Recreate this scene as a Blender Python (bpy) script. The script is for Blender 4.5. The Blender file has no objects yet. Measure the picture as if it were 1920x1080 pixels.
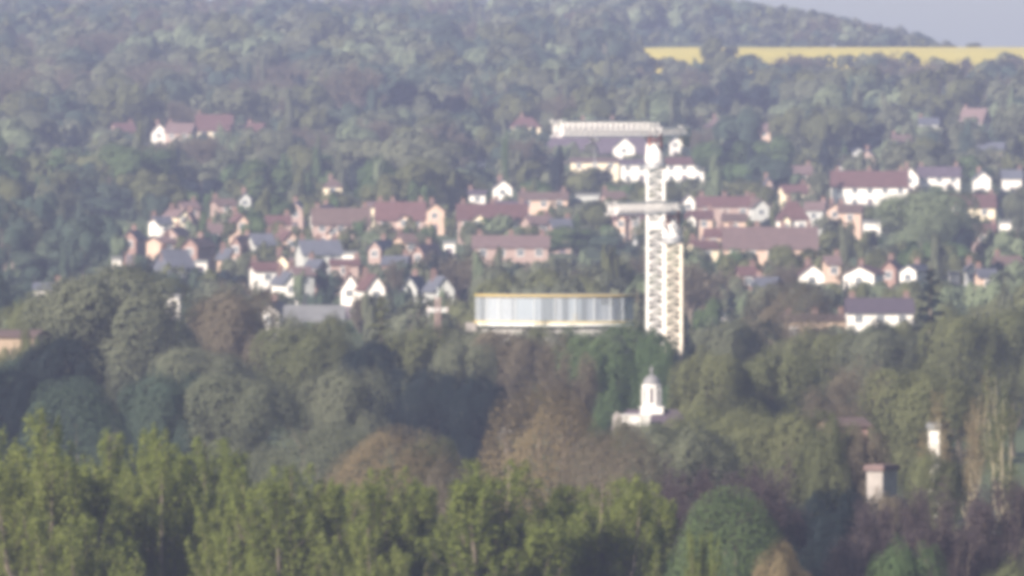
import bpy, math, random
import numpy as np

# ------------------------------------------------------------------ camera, sky, sun, exposure
FPX = 22000.0            # focal length in pixels of the 1920 wide photograph (a very long lens)
CAMZ = 45.0
HROW = 118.0             # photograph row of the true horizon
scene = bpy.context.scene
cam_d = bpy.data.cameras.new('camera')
cam_d.sensor_width = 36.0
cam_d.lens = 36.0 * FPX / 1920.0
cam_d.clip_start = 1.0
cam_d.clip_end = 30000.0
cam = bpy.data.objects.new('camera', cam_d)
scene.collection.objects.link(cam)
cam.location = (0, 0, CAMZ)
cam.rotation_euler = (math.pi / 2 - math.atan((540 - HROW) / FPX), 0, 0)
scene.camera = cam

SUN_EL = math.radians(28.0)
SUN_AZ = math.radians(220.0)          # clockwise from +Y: behind the camera, to its left
world = bpy.data.worlds.new('World')
scene.world = world
world.use_nodes = True
wn = world.node_tree
wn.nodes.clear()
sky = wn.nodes.new('ShaderNodeTexSky')
sky.sky_type = 'NISHITA'
sky.sun_disc = False
sky.sun_elevation = SUN_EL
sky.sun_rotation = SUN_AZ
sky.altitude = 60.0
sky.air_density = 1.0
sky.dust_density = 1.0
sky.ozone_density = 2.0
bg = wn.nodes.new('ShaderNodeBackground')
bg.inputs['Strength'].default_value = 0.055
wo = wn.nodes.new('ShaderNodeOutputWorld')
wn.links.new(sky.outputs[0], bg.inputs[0])
wn.links.new(bg.outputs[0], wo.inputs[0])

sun_d = bpy.data.lights.new('sun', 'SUN')
sun_d.energy = 5.0
sun_d.angle = math.radians(0.5)
sun_d.color = (1.0, 0.90, 0.78)
sun = bpy.data.objects.new('sun', sun_d)
scene.collection.objects.link(sun)
_sd = (math.sin(SUN_AZ) * math.cos(SUN_EL), math.cos(SUN_AZ) * math.cos(SUN_EL), math.sin(SUN_EL))
from mathutils import Vector
sun.rotation_euler = Vector(_sd).to_track_quat('Z', 'Y').to_euler()
sun.location = (0, 0, 300)

scene.view_settings.view_transform = 'Standard'
scene.view_settings.look = 'None'
scene.view_settings.gamma = 1.0
scene.view_settings.use_curve_mapping = False
scene.view_settings.exposure = 1.10
scene.render.engine = 'CYCLES'
scene.cycles.use_denoising = True
scene.cycles.filter_width = 5.5        # the photograph is a soft digital zoom
scene.cycles.max_bounces = 5
scene.cycles.diffuse_bounces = 2
scene.cycles.glossy_bounces = 2
scene.cycles.transmission_bounces = 3
scene.cycles.volume_bounces = 0
scene.cycles.transparent_max_bounces = 8

HAZE_DENSITY = 1.06e-4
HAZE_COLOR = (0.60, 0.665, 1.0)

# ------------------------------------------------------------------ helpers
rng = np.random.default_rng(11)
random.seed(5)
COL = scene.collection.objects

def prop(o, label=None, cat=None, group=None, kind=None):
    if label: o['label'] = label
    if cat: o['category'] = cat
    if group: o['group'] = group
    if kind: o['kind'] = kind
    return o

def empty(name, loc, rz=0.0):
    o = bpy.data.objects.new(name, None)
    o.empty_display_size = 1.0
    o.location = loc
    o.rotation_euler = (0, 0, rz)
    COL.link(o)
    return o

def link(name, mesh, parent=None, mat=None):
    o = bpy.data.objects.new(name, mesh)
    COL.link(o)
    if parent is not None: o.parent = parent
    if mat is not None:
        if not mesh.materials: mesh.materials.append(None)
        o.material_slots[0].link = 'OBJECT'
        o.material_slots[0].material = mat
    return o

def np_mesh(name, V, F, smooth=False):
    """V (n,3) float, F (m,k) int"""
    me = bpy.data.meshes.new(name)
    V = np.asarray(V, np.float32); F = np.asarray(F, np.int32)
    m, k = F.shape
    me.vertices.add(len(V)); me.vertices.foreach_set('co', V.ravel())
    me.loops.add(m * k); me.loops.foreach_set('vertex_index', F.ravel())
    me.polygons.add(m)
    me.polygons.foreach_set('loop_start', np.arange(0, m * k, k, dtype=np.int32))
    me.polygons.foreach_set('loop_total', np.full(m, k, np.int32))
    if smooth: me.polygons.foreach_set('use_smooth', np.ones(m, bool))
    me.update(calc_edges=True)
    return me

class MB:
    """collects boxes, bars, tubes and polygons into one mesh"""
    def __init__(s): s.v = []; s.f = []
    def poly(s, pts, faces):
        b = len(s.v); s.v += [tuple(p) for p in pts]; s.f += [tuple(b + i for i in f) for f in faces]; return s
    def box(s, x0, x1, y0, y1, z0, z1):
        p = [(x0,y0,z0),(x1,y0,z0),(x1,y1,z0),(x0,y1,z0),(x0,y0,z1),(x1,y0,z1),(x1,y1,z1),(x0,y1,z1)]
        return s.poly(p, [(0,3,2,1),(4,5,6,7),(0,1,5,4),(1,2,6,5),(2,3,7,6),(3,0,4,7)])
    def bar(s, a, b, t):
        a = Vector(a); b = Vector(b); d = (b - a).normalized()
        u = d.orthogonal().normalized() if abs(d.z) > .99 else Vector((0,0,1)).cross(d).normalized()
        w = d.cross(u); h = t / 2
        p = [q + u * i * h + w * j * h for q in (a, b) for i, j in ((-1,-1),(1,-1),(1,1),(-1,1))]
        return s.poly(p, [(0,3,2,1),(4,5,6,7),(0,1,5,4),(1,2,6,5),(2,3,7,6),(3,0,4,7)])
    def ring(s, r0, r1, z0, z1, n=64):
        b = len(s.v)
        for r, z in ((r0, z0), (r1, z0), (r1, z1), (r0, z1)):
            for i in range(n): s.v.append((r * math.cos(2*math.pi*i/n), r * math.sin(2*math.pi*i/n), z))
        for k in range(4):
            for i in range(n):
                j = (i + 1) % n; q = (k + 1) % 4
                s.f.append((b + k*n + i, b + k*n + j, b + q*n + j, b + q*n + i))
        return s
    def lathe(s, prof, n=16, cx=0, cy=0, a0=0.0):
        b = len(s.v)
        for r, z in prof:
            for i in range(n):
                a = a0 + 2 * math.pi * i / n
                s.v.append((cx + r * math.cos(a), cy + r * math.sin(a), z))
        for k in range(len(prof) - 1):
            for i in range(n):
                j = (i + 1) % n
                s.f.append((b + k*n + i, b + k*n + j, b + (k+1)*n + j, b + (k+1)*n + i))
        s.f.append(tuple(b + (len(prof)-1)*n + i for i in range(n)))
        s.f.append(tuple(b + n - 1 - i for i in range(n)))
        return s
    def tube(s, pts, rad, n=6):
        rings = []
        for i, p in enumerate(pts):
            p = Vector(p)
            d = (Vector(pts[min(i+1, len(pts)-1)]) - Vector(pts[max(i-1, 0)])).normalized()
            u = d.orthogonal().normalized(); w = d.cross(u)
            rings.append([p + (u * math.cos(2*math.pi*k/n) + w * math.sin(2*math.pi*k/n)) * rad[i] for k in range(n)])
        b = len(s.v)
        for r in rings: s.v += [tuple(q) for q in r]
        for i in range(len(pts) - 1):
            for k in range(n):
                j = (k + 1) % n
                s.f.append((b + i*n + k, b + i*n + j, b + (i+1)*n + j, b + (i+1)*n + k))
        return s
    def mesh(s, name):
        me = bpy.data.meshes.new(name); me.from_pydata(s.v, [], s.f); me.update(); return me
    def build(s, name, mat, parent=None):
        me = s.mesh(name); me.materials.append(mat)
        return link(name, me, parent)

# ------------------------------------------------------------------ materials (procedural)
def nodes_mat(name):
    m = bpy.data.materials.new(name); m.use_nodes = True
    nt = m.node_tree; nt.nodes.clear()
    out = nt.nodes.new('ShaderNodeOutputMaterial')
    return m, nt, out

def surf(name, col, rough=0.8, var=0.15, scale=0.6, metallic=0.0, bump=0.0, scale2=None, spec=0.3):
    """base colour broken up by two octaves of noise in object space"""
    m, nt, out = nodes_mat(name)
    N = nt.nodes.new; L = nt.links.new
    p = N('ShaderNodeBsdfPrincipled')
    p.inputs['Roughness'].default_value = rough
    p.inputs['Metallic'].default_value = metallic
    p.inputs['Specular IOR Level'].default_value = spec
    tc = N('ShaderNodeTexCoord'); nz = N('ShaderNodeTexNoise')
    nz.inputs['Scale'].default_value = scale; nz.inputs['Detail'].default_value = 6
    L(tc.outputs['Object'], nz.inputs['Vector'])
    oi = N('ShaderNodeObjectInfo')
    ad = N('ShaderNodeMath'); ad.operation = 'MULTIPLY_ADD'; ad.inputs[1].default_value = 0.35
    L(oi.outputs['Random'], ad.inputs[0]); L(nz.outputs['Fac'], ad.inputs[2])
    mr = N('ShaderNodeMapRange')
    mr.inputs['From Min'].default_value = 0.35; mr.inputs['From Max'].default_value = 1.0
    mr.inputs['To Min'].default_value = 1 - var; mr.inputs['To Max'].default_value = 1 + var
    L(ad.outputs[0], mr.inputs['Value'])
    hv = N('ShaderNodeHueSaturation'); hv.inputs['Color'].default_value = (*col, 1)
    L(mr.outputs['Result'], hv.inputs['Value'])
    L(hv.outputs['Color'], p.inputs['Base Color'])
    if bump:
        bp = N('ShaderNodeBump'); bp.inputs['Strength'].default_value = bump; bp.inputs['Distance'].default_value = 0.1
        n2 = N('ShaderNodeTexNoise'); n2.inputs['Scale'].default_value = scale2 or scale * 6
        L(tc.outputs['Object'], n2.inputs['Vector']); L(n2.outputs['Fac'], bp.inputs['Height']); L(bp.outputs[0], p.inputs['Normal'])
    L(p.outputs[0], out.inputs['Surface'])
    return m

def foliage(name, col, col2, transl=0.5, attr=False, scale=0.35):
    """leaf colour between two shades: by tree and by patches within a crown"""
    m, nt, out = nodes_mat(name)
    N = nt.nodes.new; L = nt.links.new
    if attr:
        at = N('ShaderNodeAttribute'); at.attribute_name = 'tint'; r = at.outputs['Fac']
    else:
        r = N('ShaderNodeObjectInfo').outputs['Random']
    tc = N('ShaderNodeTexCoord'); nz = N('ShaderNodeTexNoise'); nz.inputs['Scale'].default_value = scale; nz.inputs['Detail'].default_value = 3
    L(tc.outputs['Object'], nz.inputs['Vector'])
    ma = N('ShaderNodeMath'); ma.operation = 'MULTIPLY_ADD'; ma.inputs[1].default_value = 0.6; L(r, ma.inputs[0])
    mb = N('ShaderNodeMapRange'); mb.inputs['From Min'].default_value = 0.3; mb.inputs['From Max'].default_value = 0.7
    mb.inputs['To Min'].default_value = 0.0; mb.inputs['To Max'].default_value = 0.4
    L(nz.outputs['Fac'], mb.inputs['Value']); L(mb.outputs['Result'], ma.inputs[2])
    mx = N('ShaderNodeMix'); mx.data_type = 'RGBA'
    mx.inputs[6].default_value = (*col, 1); mx.inputs[7].default_value = (*col2, 1)
    L(ma.outputs[0], mx.inputs[0])
    df = N('ShaderNodeBsdfDiffuse'); tr = N('ShaderNodeBsdfTranslucent'); ms = N('ShaderNodeMixShader')
    ms.inputs[0].default_value = transl
    L(mx.outputs[2], df.inputs[0]); L(mx.outputs[2], tr.inputs[0])
    L(df.outputs[0], ms.inputs[1]); L(tr.outputs[0], ms.inputs[2]); L(ms.outputs[0], out.inputs['Surface'])
    return m

M = {}
M['grass'] = surf('grass_ground', (0.055, 0.075, 0.03), var=0.35, scale=0.02, rough=1.0)
def rape_mat():
    m = surf('rapeseed_bloom', (0.53, 0.43, 0.075), var=0.22, scale=0.012, rough=1.0, bump=0.5, scale2=1.5)
    nt = m.node_tree; N = nt.nodes.new; L = nt.links.new
    hv = next(n for n in nt.nodes if n.type == 'HUE_SAT'); p = next(n for n in nt.nodes if n.type == 'BSDF_PRINCIPLED'); tc = next(n for n in nt.nodes if n.type == 'TEX_COORD')
    wv = N('ShaderNodeTexWave'); wv.inputs['Scale'].default_value = 0.016; wv.inputs['Distortion'].default_value = 1.5; wv.bands_direction = 'X'
    mp = N('ShaderNodeMapping'); mp.inputs['Rotation'].default_value = (0, 0, 0.9)
    L(tc.outputs['Object'], mp.inputs['Vector']); L(mp.outputs[0], wv.inputs['Vector'])
    rp = N('ShaderNodeMapRange'); rp.inputs['From Min'].default_value = .93; rp.inputs['From Max'].default_value = 1.0
    L(wv.outputs['Fac'], rp.inputs['Value'])
    mx = N('ShaderNodeMix'); mx.data_type = 'RGBA'; mx.inputs[7].default_value = (0.26, 0.25, 0.07, 1)
    L(rp.outputs[0], mx.inputs[0]); L(hv.outputs[0], mx.inputs[6]); L(mx.outputs[2], p.inputs['Base Color'])
    return m
M['rape'] = rape_mat()
M['white'] = surf('white_render', (0.70, 0.66, 0.61), var=0.14)
M['cream'] = surf('cream_render', (0.70, 0.60, 0.44), var=0.10)
M['peach'] = surf('peach_brick', (0.50, 0.36, 0.28), var=0.14, scale=1.0)
M['pink'] = surf('pink_brick', (0.33, 0.24, 0.21), var=0.16, scale=1.0)
M['brick'] = surf('red_brick', (0.235, 0.150, 0.125), var=0.25, scale=1.2)
M['orange'] = surf('orange_brick', (0.33, 0.25, 0.18), var=0.15, scale=1.0)
M['dimwall'] = surf('weathered_wall', (0.25, 0.225, 0.21), var=0.3, scale=1.2)
M['greyrender'] = surf('grey_render', (0.40, 0.40, 0.38), var=0.12)
M['tile_red'] = surf('red_clay_tile', (0.095, 0.050, 0.048), var=0.25, scale=0.9, bump=0.3)
M['tile_rose'] = surf('faded_rose_tile', (0.135, 0.092, 0.088), var=0.2, scale=0.9, bump=0.3)
M['tile_brown'] = surf('brown_tile', (0.10, 0.068, 0.060), var=0.25, scale=0.9, bump=0.3)
M['slate'] = surf('blue_grey_slate', (0.08, 0.085, 0.105), var=0.3, scale=0.9, bump=0.3)
M['slate_purple'] = surf('purple_slate', (0.075, 0.058, 0.074), var=0.25, scale=0.9, bump=0.3)
M['slate_pale'] = surf('pale_slate', (0.15, 0.15, 0.15), var=0.3, scale=0.5, bump=0.3)
M['felt'] = surf('grey_roof_felt', (0.18, 0.18, 0.175), var=0.2)
M['paint'] = surf('white_frame_paint', (0.78, 0.78, 0.76), rough=0.5, var=0.05)
M['door'] = surf('door_paint_opening_shade', (0.12, 0.10, 0.12), rough=0.5, var=0.5)  # doors, and the painted dark of the cupola openings
M['chimney'] = surf('chimney_brick', (0.17, 0.11, 0.095), var=0.25, scale=2)
M['pot'] = surf('clay_pot', (0.24, 0.14, 0.10), var=0.2)
M['pane'] = surf('window_glass', (0.05, 0.06, 0.075), rough=0.08, var=0.3, spec=0.6)
M['bark'] = surf('bark', (0.135, 0.11, 0.085), var=0.3, scale=1.5, rough=1.0)
M['bark_pale'] = surf('pale_bark', (0.165, 0.145, 0.10), var=0.25, scale=1.5, rough=1.0)
M['bark_light'] = surf('light_bark', (0.33, 0.29, 0.20), var=0.25, scale=1.5, rough=1.0)
M['crane_white'] = surf('white_crane_paint', (0.76, 0.72, 0.69), rough=0.45, var=0.12, scale=0.8)
M['crane_cream'] = surf('cream_crane_paint', (0.78, 0.69, 0.58), rough=0.45, var=0.14, scale=0.8)
M['crane_red'] = surf('red_crane_paint', (0.24, 0.09, 0.075), rough=0.5, var=0.15)
M['steel'] = surf('galvanised_steel', (0.36, 0.36, 0.37), rough=0.5, var=0.15, metallic=0.3)
M['concrete'] = surf('concrete', (0.42, 0.40, 0.37), var=0.15)
M['yellow'] = surf('yellow_edge_paint', (0.78, 0.56, 0.13), rough=0.5, var=0.08)
M['lead'] = surf('grey_lead', (0.19, 0.185, 0.19), rough=0.5, var=0.15)
M['stonewhite'] = surf('white_painted_timber', (0.66, 0.63, 0.60), rough=0.6, var=0.06)
M['mastred'] = surf('faded_red_paint', (0.36, 0.24, 0.22), rough=0.6, var=0.12)
M['blind'] = surf('white_blind', (0.58, 0.59, 0.59), rough=0.8, var=0.1)
M['drape'] = surf('pale_core_wall', (0.46, 0.47, 0.48), var=0.12)
M['darkgap'] = surf('dark_green_panel', (0.09, 0.12, 0.12), rough=0.4, var=0.1)

def glass_mat(name, tint, mixf):
    m, nt, out = nodes_mat(name)
    N = nt.nodes.new; L = nt.links.new
    t = N('ShaderNodeBsdfTransparent'); t.inputs[0].default_value = (*tint, 1)
    g = N('ShaderNodeBsdfPrincipled'); g.inputs['Base Color'].default_value = (0.48, 0.50, 0.53, 1); g.inputs['Roughness'].default_value = 0.15
    g.inputs['Specular IOR Level'].default_value = 0.8
    ms = N('ShaderNodeMixShader'); ms.inputs[0].default_value = mixf
    L(t.outputs[0], ms.inputs[1]); L(g.outputs[0], ms.inputs[2]); L(ms.outputs[0], out.inputs['Surface'])
    return m
M['glass'] = glass_mat('curtain_glass', (0.88, 0.91, 0.94), 0.24)

PAL = {   # name: (colour a, colour b, words)
 'fresh':  ((0.165, 0.198, 0.052), (0.216, 0.240, 0.072), 'yellow-green'),
 'green':  ((0.085, 0.135, 0.062), (0.120, 0.160, 0.074), 'mid-green'),
 'olive':  ((0.128, 0.142, 0.072), (0.172, 0.180, 0.090), 'olive'),
 'grey':   ((0.140, 0.155, 0.102), (0.188, 0.198, 0.130), 'grey-green'),
 'tan':    ((0.205, 0.165, 0.095), (0.250, 0.200, 0.118), 'tan'),
 'brown':  ((0.150, 0.126, 0.090), (0.192, 0.165, 0.116), 'brown'),
 'purple': ((0.078, 0.060, 0.066), (0.108, 0.084, 0.084), 'purple-brown'),  # purple-brown twigs, darkened to put the thickets' shade into the colour
 'dark':   ((0.020, 0.031, 0.035), (0.034, 0.047, 0.046), 'dark green'),  # evergreens; on near valley trees it paints their shade into the leaves
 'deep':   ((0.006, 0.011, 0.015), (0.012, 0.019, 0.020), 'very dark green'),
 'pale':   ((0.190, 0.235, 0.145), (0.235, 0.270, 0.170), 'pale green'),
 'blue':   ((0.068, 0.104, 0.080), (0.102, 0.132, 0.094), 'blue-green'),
}
FOL = {k: foliage('foliage_' + k, v[0], v[1]) for k, v in PAL.items()}

# ------------------------------------------------------------------ terrain
_py = np.array([0, 120, 250, 380, 700, 1300, 1700, 2000, 2400, 2700, 3000, 3300, 3600, 3800, 4000, 4250])
_pz = np.array([43, 33, 12, 2, 0, 0, 3, 6, 11, 15, 20, 27, 36, 43, 46.8, 49.8])
_fy = np.arange(0, 4251, 10.0)
_k = np.exp(-0.5 * (np.arange(-12, 13) / 5.0) ** 2); _k /= _k.sum()
_fz = np.convolve(np.pad(np.interp(_fy, _py, _pz), 12, mode='edge'), _k, 'valid')
def sstep(a, b, x):
    t = np.clip((np.asarray(x, float) - a) / (b - a), 0, 1); return t * t * (3 - 2 * t)
def hz(x, y):
    x = np.asarray(x, float); y = np.asarray(y, float)
    z = np.interp(y, _fy, _fz)
    rise = 9.5 - 21.0 * sstep(85, 185, x * 4600 / np.maximum(y, 4250)) 
    z = z + rise * sstep(4250, 4650, y)
    z = z - 45.0 * sstep(5000, 7500, y)
    z = z + 0.5 * np.sin(x * 0.021 + y * 0.004) * sstep(1200, 1800, y) * (1 - sstep(3500, 3700, y) * sstep(40, 60, x))
    z = z - 30.0 * sstep(700, 4000, np.abs(x)) * sstep(1500, 3000, y)
    return z
def wx(px, y): return (px - 960.0) / FPX * y
def wz(row, y): return CAMZ + (HROW - row) / FPX * y
def prow(z, y): return HROW - (z - CAMZ) / y * FPX
def ppx(x, y): return 960.0 + x / y * FPX
_yy = np.arange(1300, 4250, 5.0); _rr = np.array([prow(float(hz(0, q)), q) for q in _yy])
def y_of_row(row): return float(np.interp(-row, -_rr, _yy))

gx = np.concatenate([np.arange(-7000, -600, 400), np.arange(-600, 600, 20), np.arange(600, 7001, 400)]).astype(float)
gy = np.concatenate([np.arange(-600, 0, 100), np.arange(0, 5200, 25), np.arange(5200, 7001, 300)]).astype(float)
GX, GY = np.meshgrid(gx, gy)
GZ = hz(GX, np.maximum(GY, 0))
V = np.stack([GX, GY, GZ], -1).reshape(-1, 3)
nx_, ny_ = len(gx), len(gy)
I = np.arange(nx_ * ny_).reshape(ny_, nx_)
F = np.stack([I[:-1, :-1], I[:-1, 1:], I[1:, 1:], I[1:, :-1]], -1).reshape(-1, 4)
me = np_mesh('ground', V, F, True); me.materials.append(M['grass'])
prop(link('ground', me), kind='structure')

# the rapeseed field: a crop canopy lying on the plateau, with rough upper surface
fx = np.linspace(44, 620, 160); fy_ = np.linspace(3770, 4250, 90)
FX, FY = np.meshgrid(fx, fy_)
FZ = hz(FX, FY) + 1.1 + rng.normal(0, 0.06, FX.shape)
edge = (FX < 46) | (FY < 3775) | (FY > 4246)
FZ[edge] -= 1.4
I = np.arange(FX.size).reshape(FX.shape)
F = np.stack([I[:-1, :-1], I[:-1, 1:], I[1:, 1:], I[1:, :-1]], -1).reshape(-1, 4)
me = np_mesh('rapeseed_field', np.stack([FX, FY, FZ], -1).reshape(-1, 3), F, True); me.materials.append(M['rape'])
prop(link('rapeseed_field', me), kind='structure', label='yellow rapeseed field on the hilltop below the sky')

# ------------------------------------------------------------------ haze
hb = MB().box(-7300, 7300, -900, 7200, -60, 108).mesh('haze')
hm, hnt, hout = nodes_mat('haze_air')
pv = hnt.nodes.new('ShaderNodeVolumePrincipled')
pv.inputs['Color'].default_value = (*HAZE_COLOR, 1)
pv.inputs['Density'].default_value = HAZE_DENSITY
pv.inputs['Anisotropy'].default_value = 0.0
hnt.links.new(pv.outputs[0], hout.inputs['Volume'])
hb.materials.append(hm)
prop(link('haze', hb), kind='stuff', label='pale blue haze filling the valley air')

# ------------------------------------------------------------------ bookkeeping: what must stay visible
HARD = set()      # walls the photograph shows clear of leaves
RECTS = []        # (x0, x1, row top, row bottom, y): trees nearer than y keep below row bottom
MARKS = []        # landmarks for labels: (px, row, phrase)

# ------------------------------------------------------------------ houses
WIN_FRAME = MB(); WIN_FRAME.box(-.62, -.52, -.08, .04, 0, 1.3).box(.52, .62, -.08, .04, 0, 1.3).box(-.52, .52, -.08, .04, 0, .1).box(-.52, .52, -.08, .04, 1.2, 1.3).box(-.04, .04, -.06, .03, .1, 1.2)
WIN_FRAME = WIN_FRAME.mesh('window_frame'); WIN_FRAME.materials.append(M['paint'])
PANE = MB().box(-.52, .52, -.02, .02, .1, 1.2).mesh('pane'); PANE.materials.append(M['pane'])
DOOR = MB().box(-.48, .48, -.06, .03, 0, 2.05).box(-.56, -.48, -.09, .03, 0, 2.13).box(.48, .56, -.09, .03, 0, 2.13).box(-.48, .48, -.09, .03, 2.05, 2.13).mesh('door'); DOOR.materials.append(M['door'])

def add_windows(root, w, yf, hw, storeys, n, x_off=0.0, door=True, xs=None):
    xs = xs or [(-w/2 + w * (i + .5) / n) for i in range(n)]
    sh = hw / storeys
    for s in range(storeys):
        for i, x in enumerate(xs):
            if s == 0 and door and i == len(xs) // 2:
                o = link('door', DOOR, root); o.location = (x + x_off, yf, 0); continue
            o = link('window', WIN_FRAME, root); o.location = (x + x_off, yf, s * sh + min(1.0, sh * .36))
            link('pane', PANE, o)

def roof_side(mb, w, d, hw, hr, ov=.35, t=.16):
    # ridge along x, with overhang and thickness
    a, b = w/2 + ov, d/2 + ov
    e = hr * ov / (d/2)
    z0 = hw - e
    for s in (-1, 1):
        mb.poly([(-a, s*b, z0), (a, s*b, z0), (a, 0, hw+hr), (-a, 0, hw+hr), (-a, s*b, z0+t), (a, s*b, z0+t), (a, 0, hw+hr+t), (-a, 0, hw+hr+t)],
                [(0,1,2,3) if s > 0 else (3,2,1,0), (4,5,6,7) if s < 0 else (7,6,5,4), (0,1,5,4), (0,3,7,4), (1,2,6,5)])
def roof_gable(mb, w, d, hw, hr, ov=.35, t=.16):
    m2 = MB(); roof_side(m2, d, w, hw, hr, ov, t)
    mb.poly([(-y, x, z) for x, y, z in m2.v], m2.f)
def roof_hip(mb, w, d, hw, hr, ov=.35):
    a, b = w/2 + ov, d/2 + ov
    r = max(w/2 - d/2 * .75, w * .12)
    p = [(-a,-b,hw-.05),(a,-b,hw-.05),(a,b,hw-.05),(-a,b,hw-.05),(-r,0,hw+hr),(r,0,hw+hr)]
    mb.poly(p, [(0,1,5,4),(2,3,4,5),(1,2,5),(3,0,4),(3,2,1,0)])

def house(name, x0, x1, top, eave, bot, kind, wall, roof, label, cat='house', group=None, rz=0.0, d=None, minh=4.9, y=None, chim=1, nwin=None, storeys=None, bay=None, keep=True, mark=None, soft=False):
    hw = minh
    if y is None:
        y = y_of_row(bot + 8)
        for _ in range(12):
            k = FPX / y
            y = y_of_row(max(bot + 5, eave + minh * k))
    k = FPX / y
    cx = (x0 + x1) / 2
    X = wx(cx, y); gz = float(hz(X, y))
    hw = wz(eave, y) - gz
    hr = max((eave - top) / k, 0.5)
    w = (x1 - x0) / k
    dd = d or (min(max(w * .7, 6.0), 9.0) if kind != 'gable' else 9.0)
    root = empty(name, (X, y + dd / 2, gz), math.radians(rz))
    prop(root, label, cat, group)
    sy = dd / 2
    wb = MB()
    z_low = -1.2
    if kind == 'side':
        wb.poly([(-w/2,-sy,z_low),(w/2,-sy,z_low),(w/2,sy,z_low),(-w/2,sy,z_low),(-w/2,-sy,hw),(w/2,-sy,hw),(w/2,sy,hw),(-w/2,sy,hw),(-w/2,0,hw+hr),(w/2,0,hw+hr)],
                [(0,1,5,4),(2,3,7,6),(1,2,6,9,5),(3,0,4,8,7),(4,5,9,8),(6,7,8,9),(3,2,1,0)])
    elif kind == 'gable':
        wb.poly([(-w/2,-sy,z_low),(w/2,-sy,z_low),(w/2,sy,z_low),(-w/2,sy,z_low),(-w/2,-sy,hw),(w/2,-sy,hw),(w/2,sy,hw),(-w/2,sy,hw),(0,-sy,hw+hr),(0,sy,hw+hr)],
                [(0,1,5,8,4),(2,3,7,9,6),(1,2,6,5),(3,0,4,7),(5,6,9,8),(7,4,8,9),(3,2,1,0)])
    else:
        wb.box(-w/2, w/2, -sy, sy, z_low, hw)
    wb.build('wall', M[wall], root)
    rb = MB()
    if kind == 'side': roof_side(rb, w, dd, hw + .02, hr)
    elif kind == 'gable': roof_gable(rb, w, dd, hw + .02, hr)
    elif kind == 'hip': roof_hip(rb, w, dd, hw + .02, hr)
    else:
        rb.box(-w/2 - .2, w/2 + .2, -sy - .2, sy + .2, hw + .01, hw + .3); rb.box(-w/2 - .12, w/2 + .12, -sy - .12, sy + .12, hw + .3, hw + .3 + hr * .3)
    ro = rb.build('roof', M[roof], root)
    r_ = random.Random(int(x0 * 7 + top))
    if kind != 'flat':
        for c in range(chim):
            cxp = (r_.choice((-1, 1)) if chim == 1 else (-1 if c == 0 else 1 if c == chim - 1 else -1 + 2 * c / (chim - 1))) * (w * .42 if kind != 'hip' else w * .12)
            if kind == 'gable': cxp = w * .14 * (1 if c else -1)
            cy = .3 if kind != 'gable' else sy * .4
            zt = hw + hr + .75
            cb = MB().box(cxp-.45, cxp+.45, cy-.3, cy+.3, hw + hr * .3, zt).box(cxp-.52, cxp+.52, cy-.37, cy+.37, zt, zt + .12)
            cb.build('chimney', M['chimney'], ro)
            pb = MB()
            pb.lathe([(.14, zt+.12), (.12, zt+.5)], 6, cxp-.2, cy).lathe([(.14, zt+.12), (.12, zt+.5)], 6, cxp+.2, cy)
            pb.build('chimney_pot', M['pot'], ro)
    st = storeys or (2 if hw > 4.3 else 1)
    n = nwin or max(1, int(w / 2.9))
    add_windows(root, w, -sy, hw, st, n)
    if bay:      # (x0,x1,top,eave) a gabled bay standing forward
        bx0, bx1, bt, be, bm = bay
        bw = (bx1 - bx0) / k; bxc = wx((bx0 + bx1) / 2, y) - X
        bh = wz(be, y) - gz; br = (be - bt) / k
        f = -sy - .9
        b = MB().poly([(bxc-bw/2,f,z_low),(bxc+bw/2,f,z_low),(bxc+bw/2,f,bh),(bxc,f,bh+br),(bxc-bw/2,f,bh),
                       (bxc-bw/2,-sy+.6,z_low),(bxc+bw/2,-sy+.6,z_low),(bxc+bw/2,-sy+.6,bh),(bxc,-sy+.6,bh+br),(bxc-bw/2,-sy+.6,bh)],
                      [(0,1,2,3,4),(9,8,7,6,5),(1,6,7,2),(5,0,4,9),(2,7,8,3),(4,3,8,9)])
        b.build('gabled_bay', M[bm], root)
        g = MB(); roof_gable(g, bw, 2.6, bh + .02, br, .25, .12)
        g.v = [(p[0] + bxc, p[1] + f + 1.1, p[2]) for p in g.v]
        g.build('bay_roof', M[roof], root)
        for s in range(st):
            o = link('window', WIN_FRAME, root); o.location = (bxc, f, s * bh / st + 1.0); link('pane', PANE, o)
    if wall == 'white' and not soft: HARD.add((x0 - 2, top))
    if keep: RECTS.append((x0 - 2, x1 + 2, top, bot, y) if not soft else (x0 + 12, x1 - 12, top, top + (bot - top) * (.75 if name != 'cottage' else .55), y))
    if not label.startswith(('hidden', 'another')): MARKS.append(((x0 + x1) / 2, (top + bot) / 2, mark or ('the ' + label)))
    return root

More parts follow.
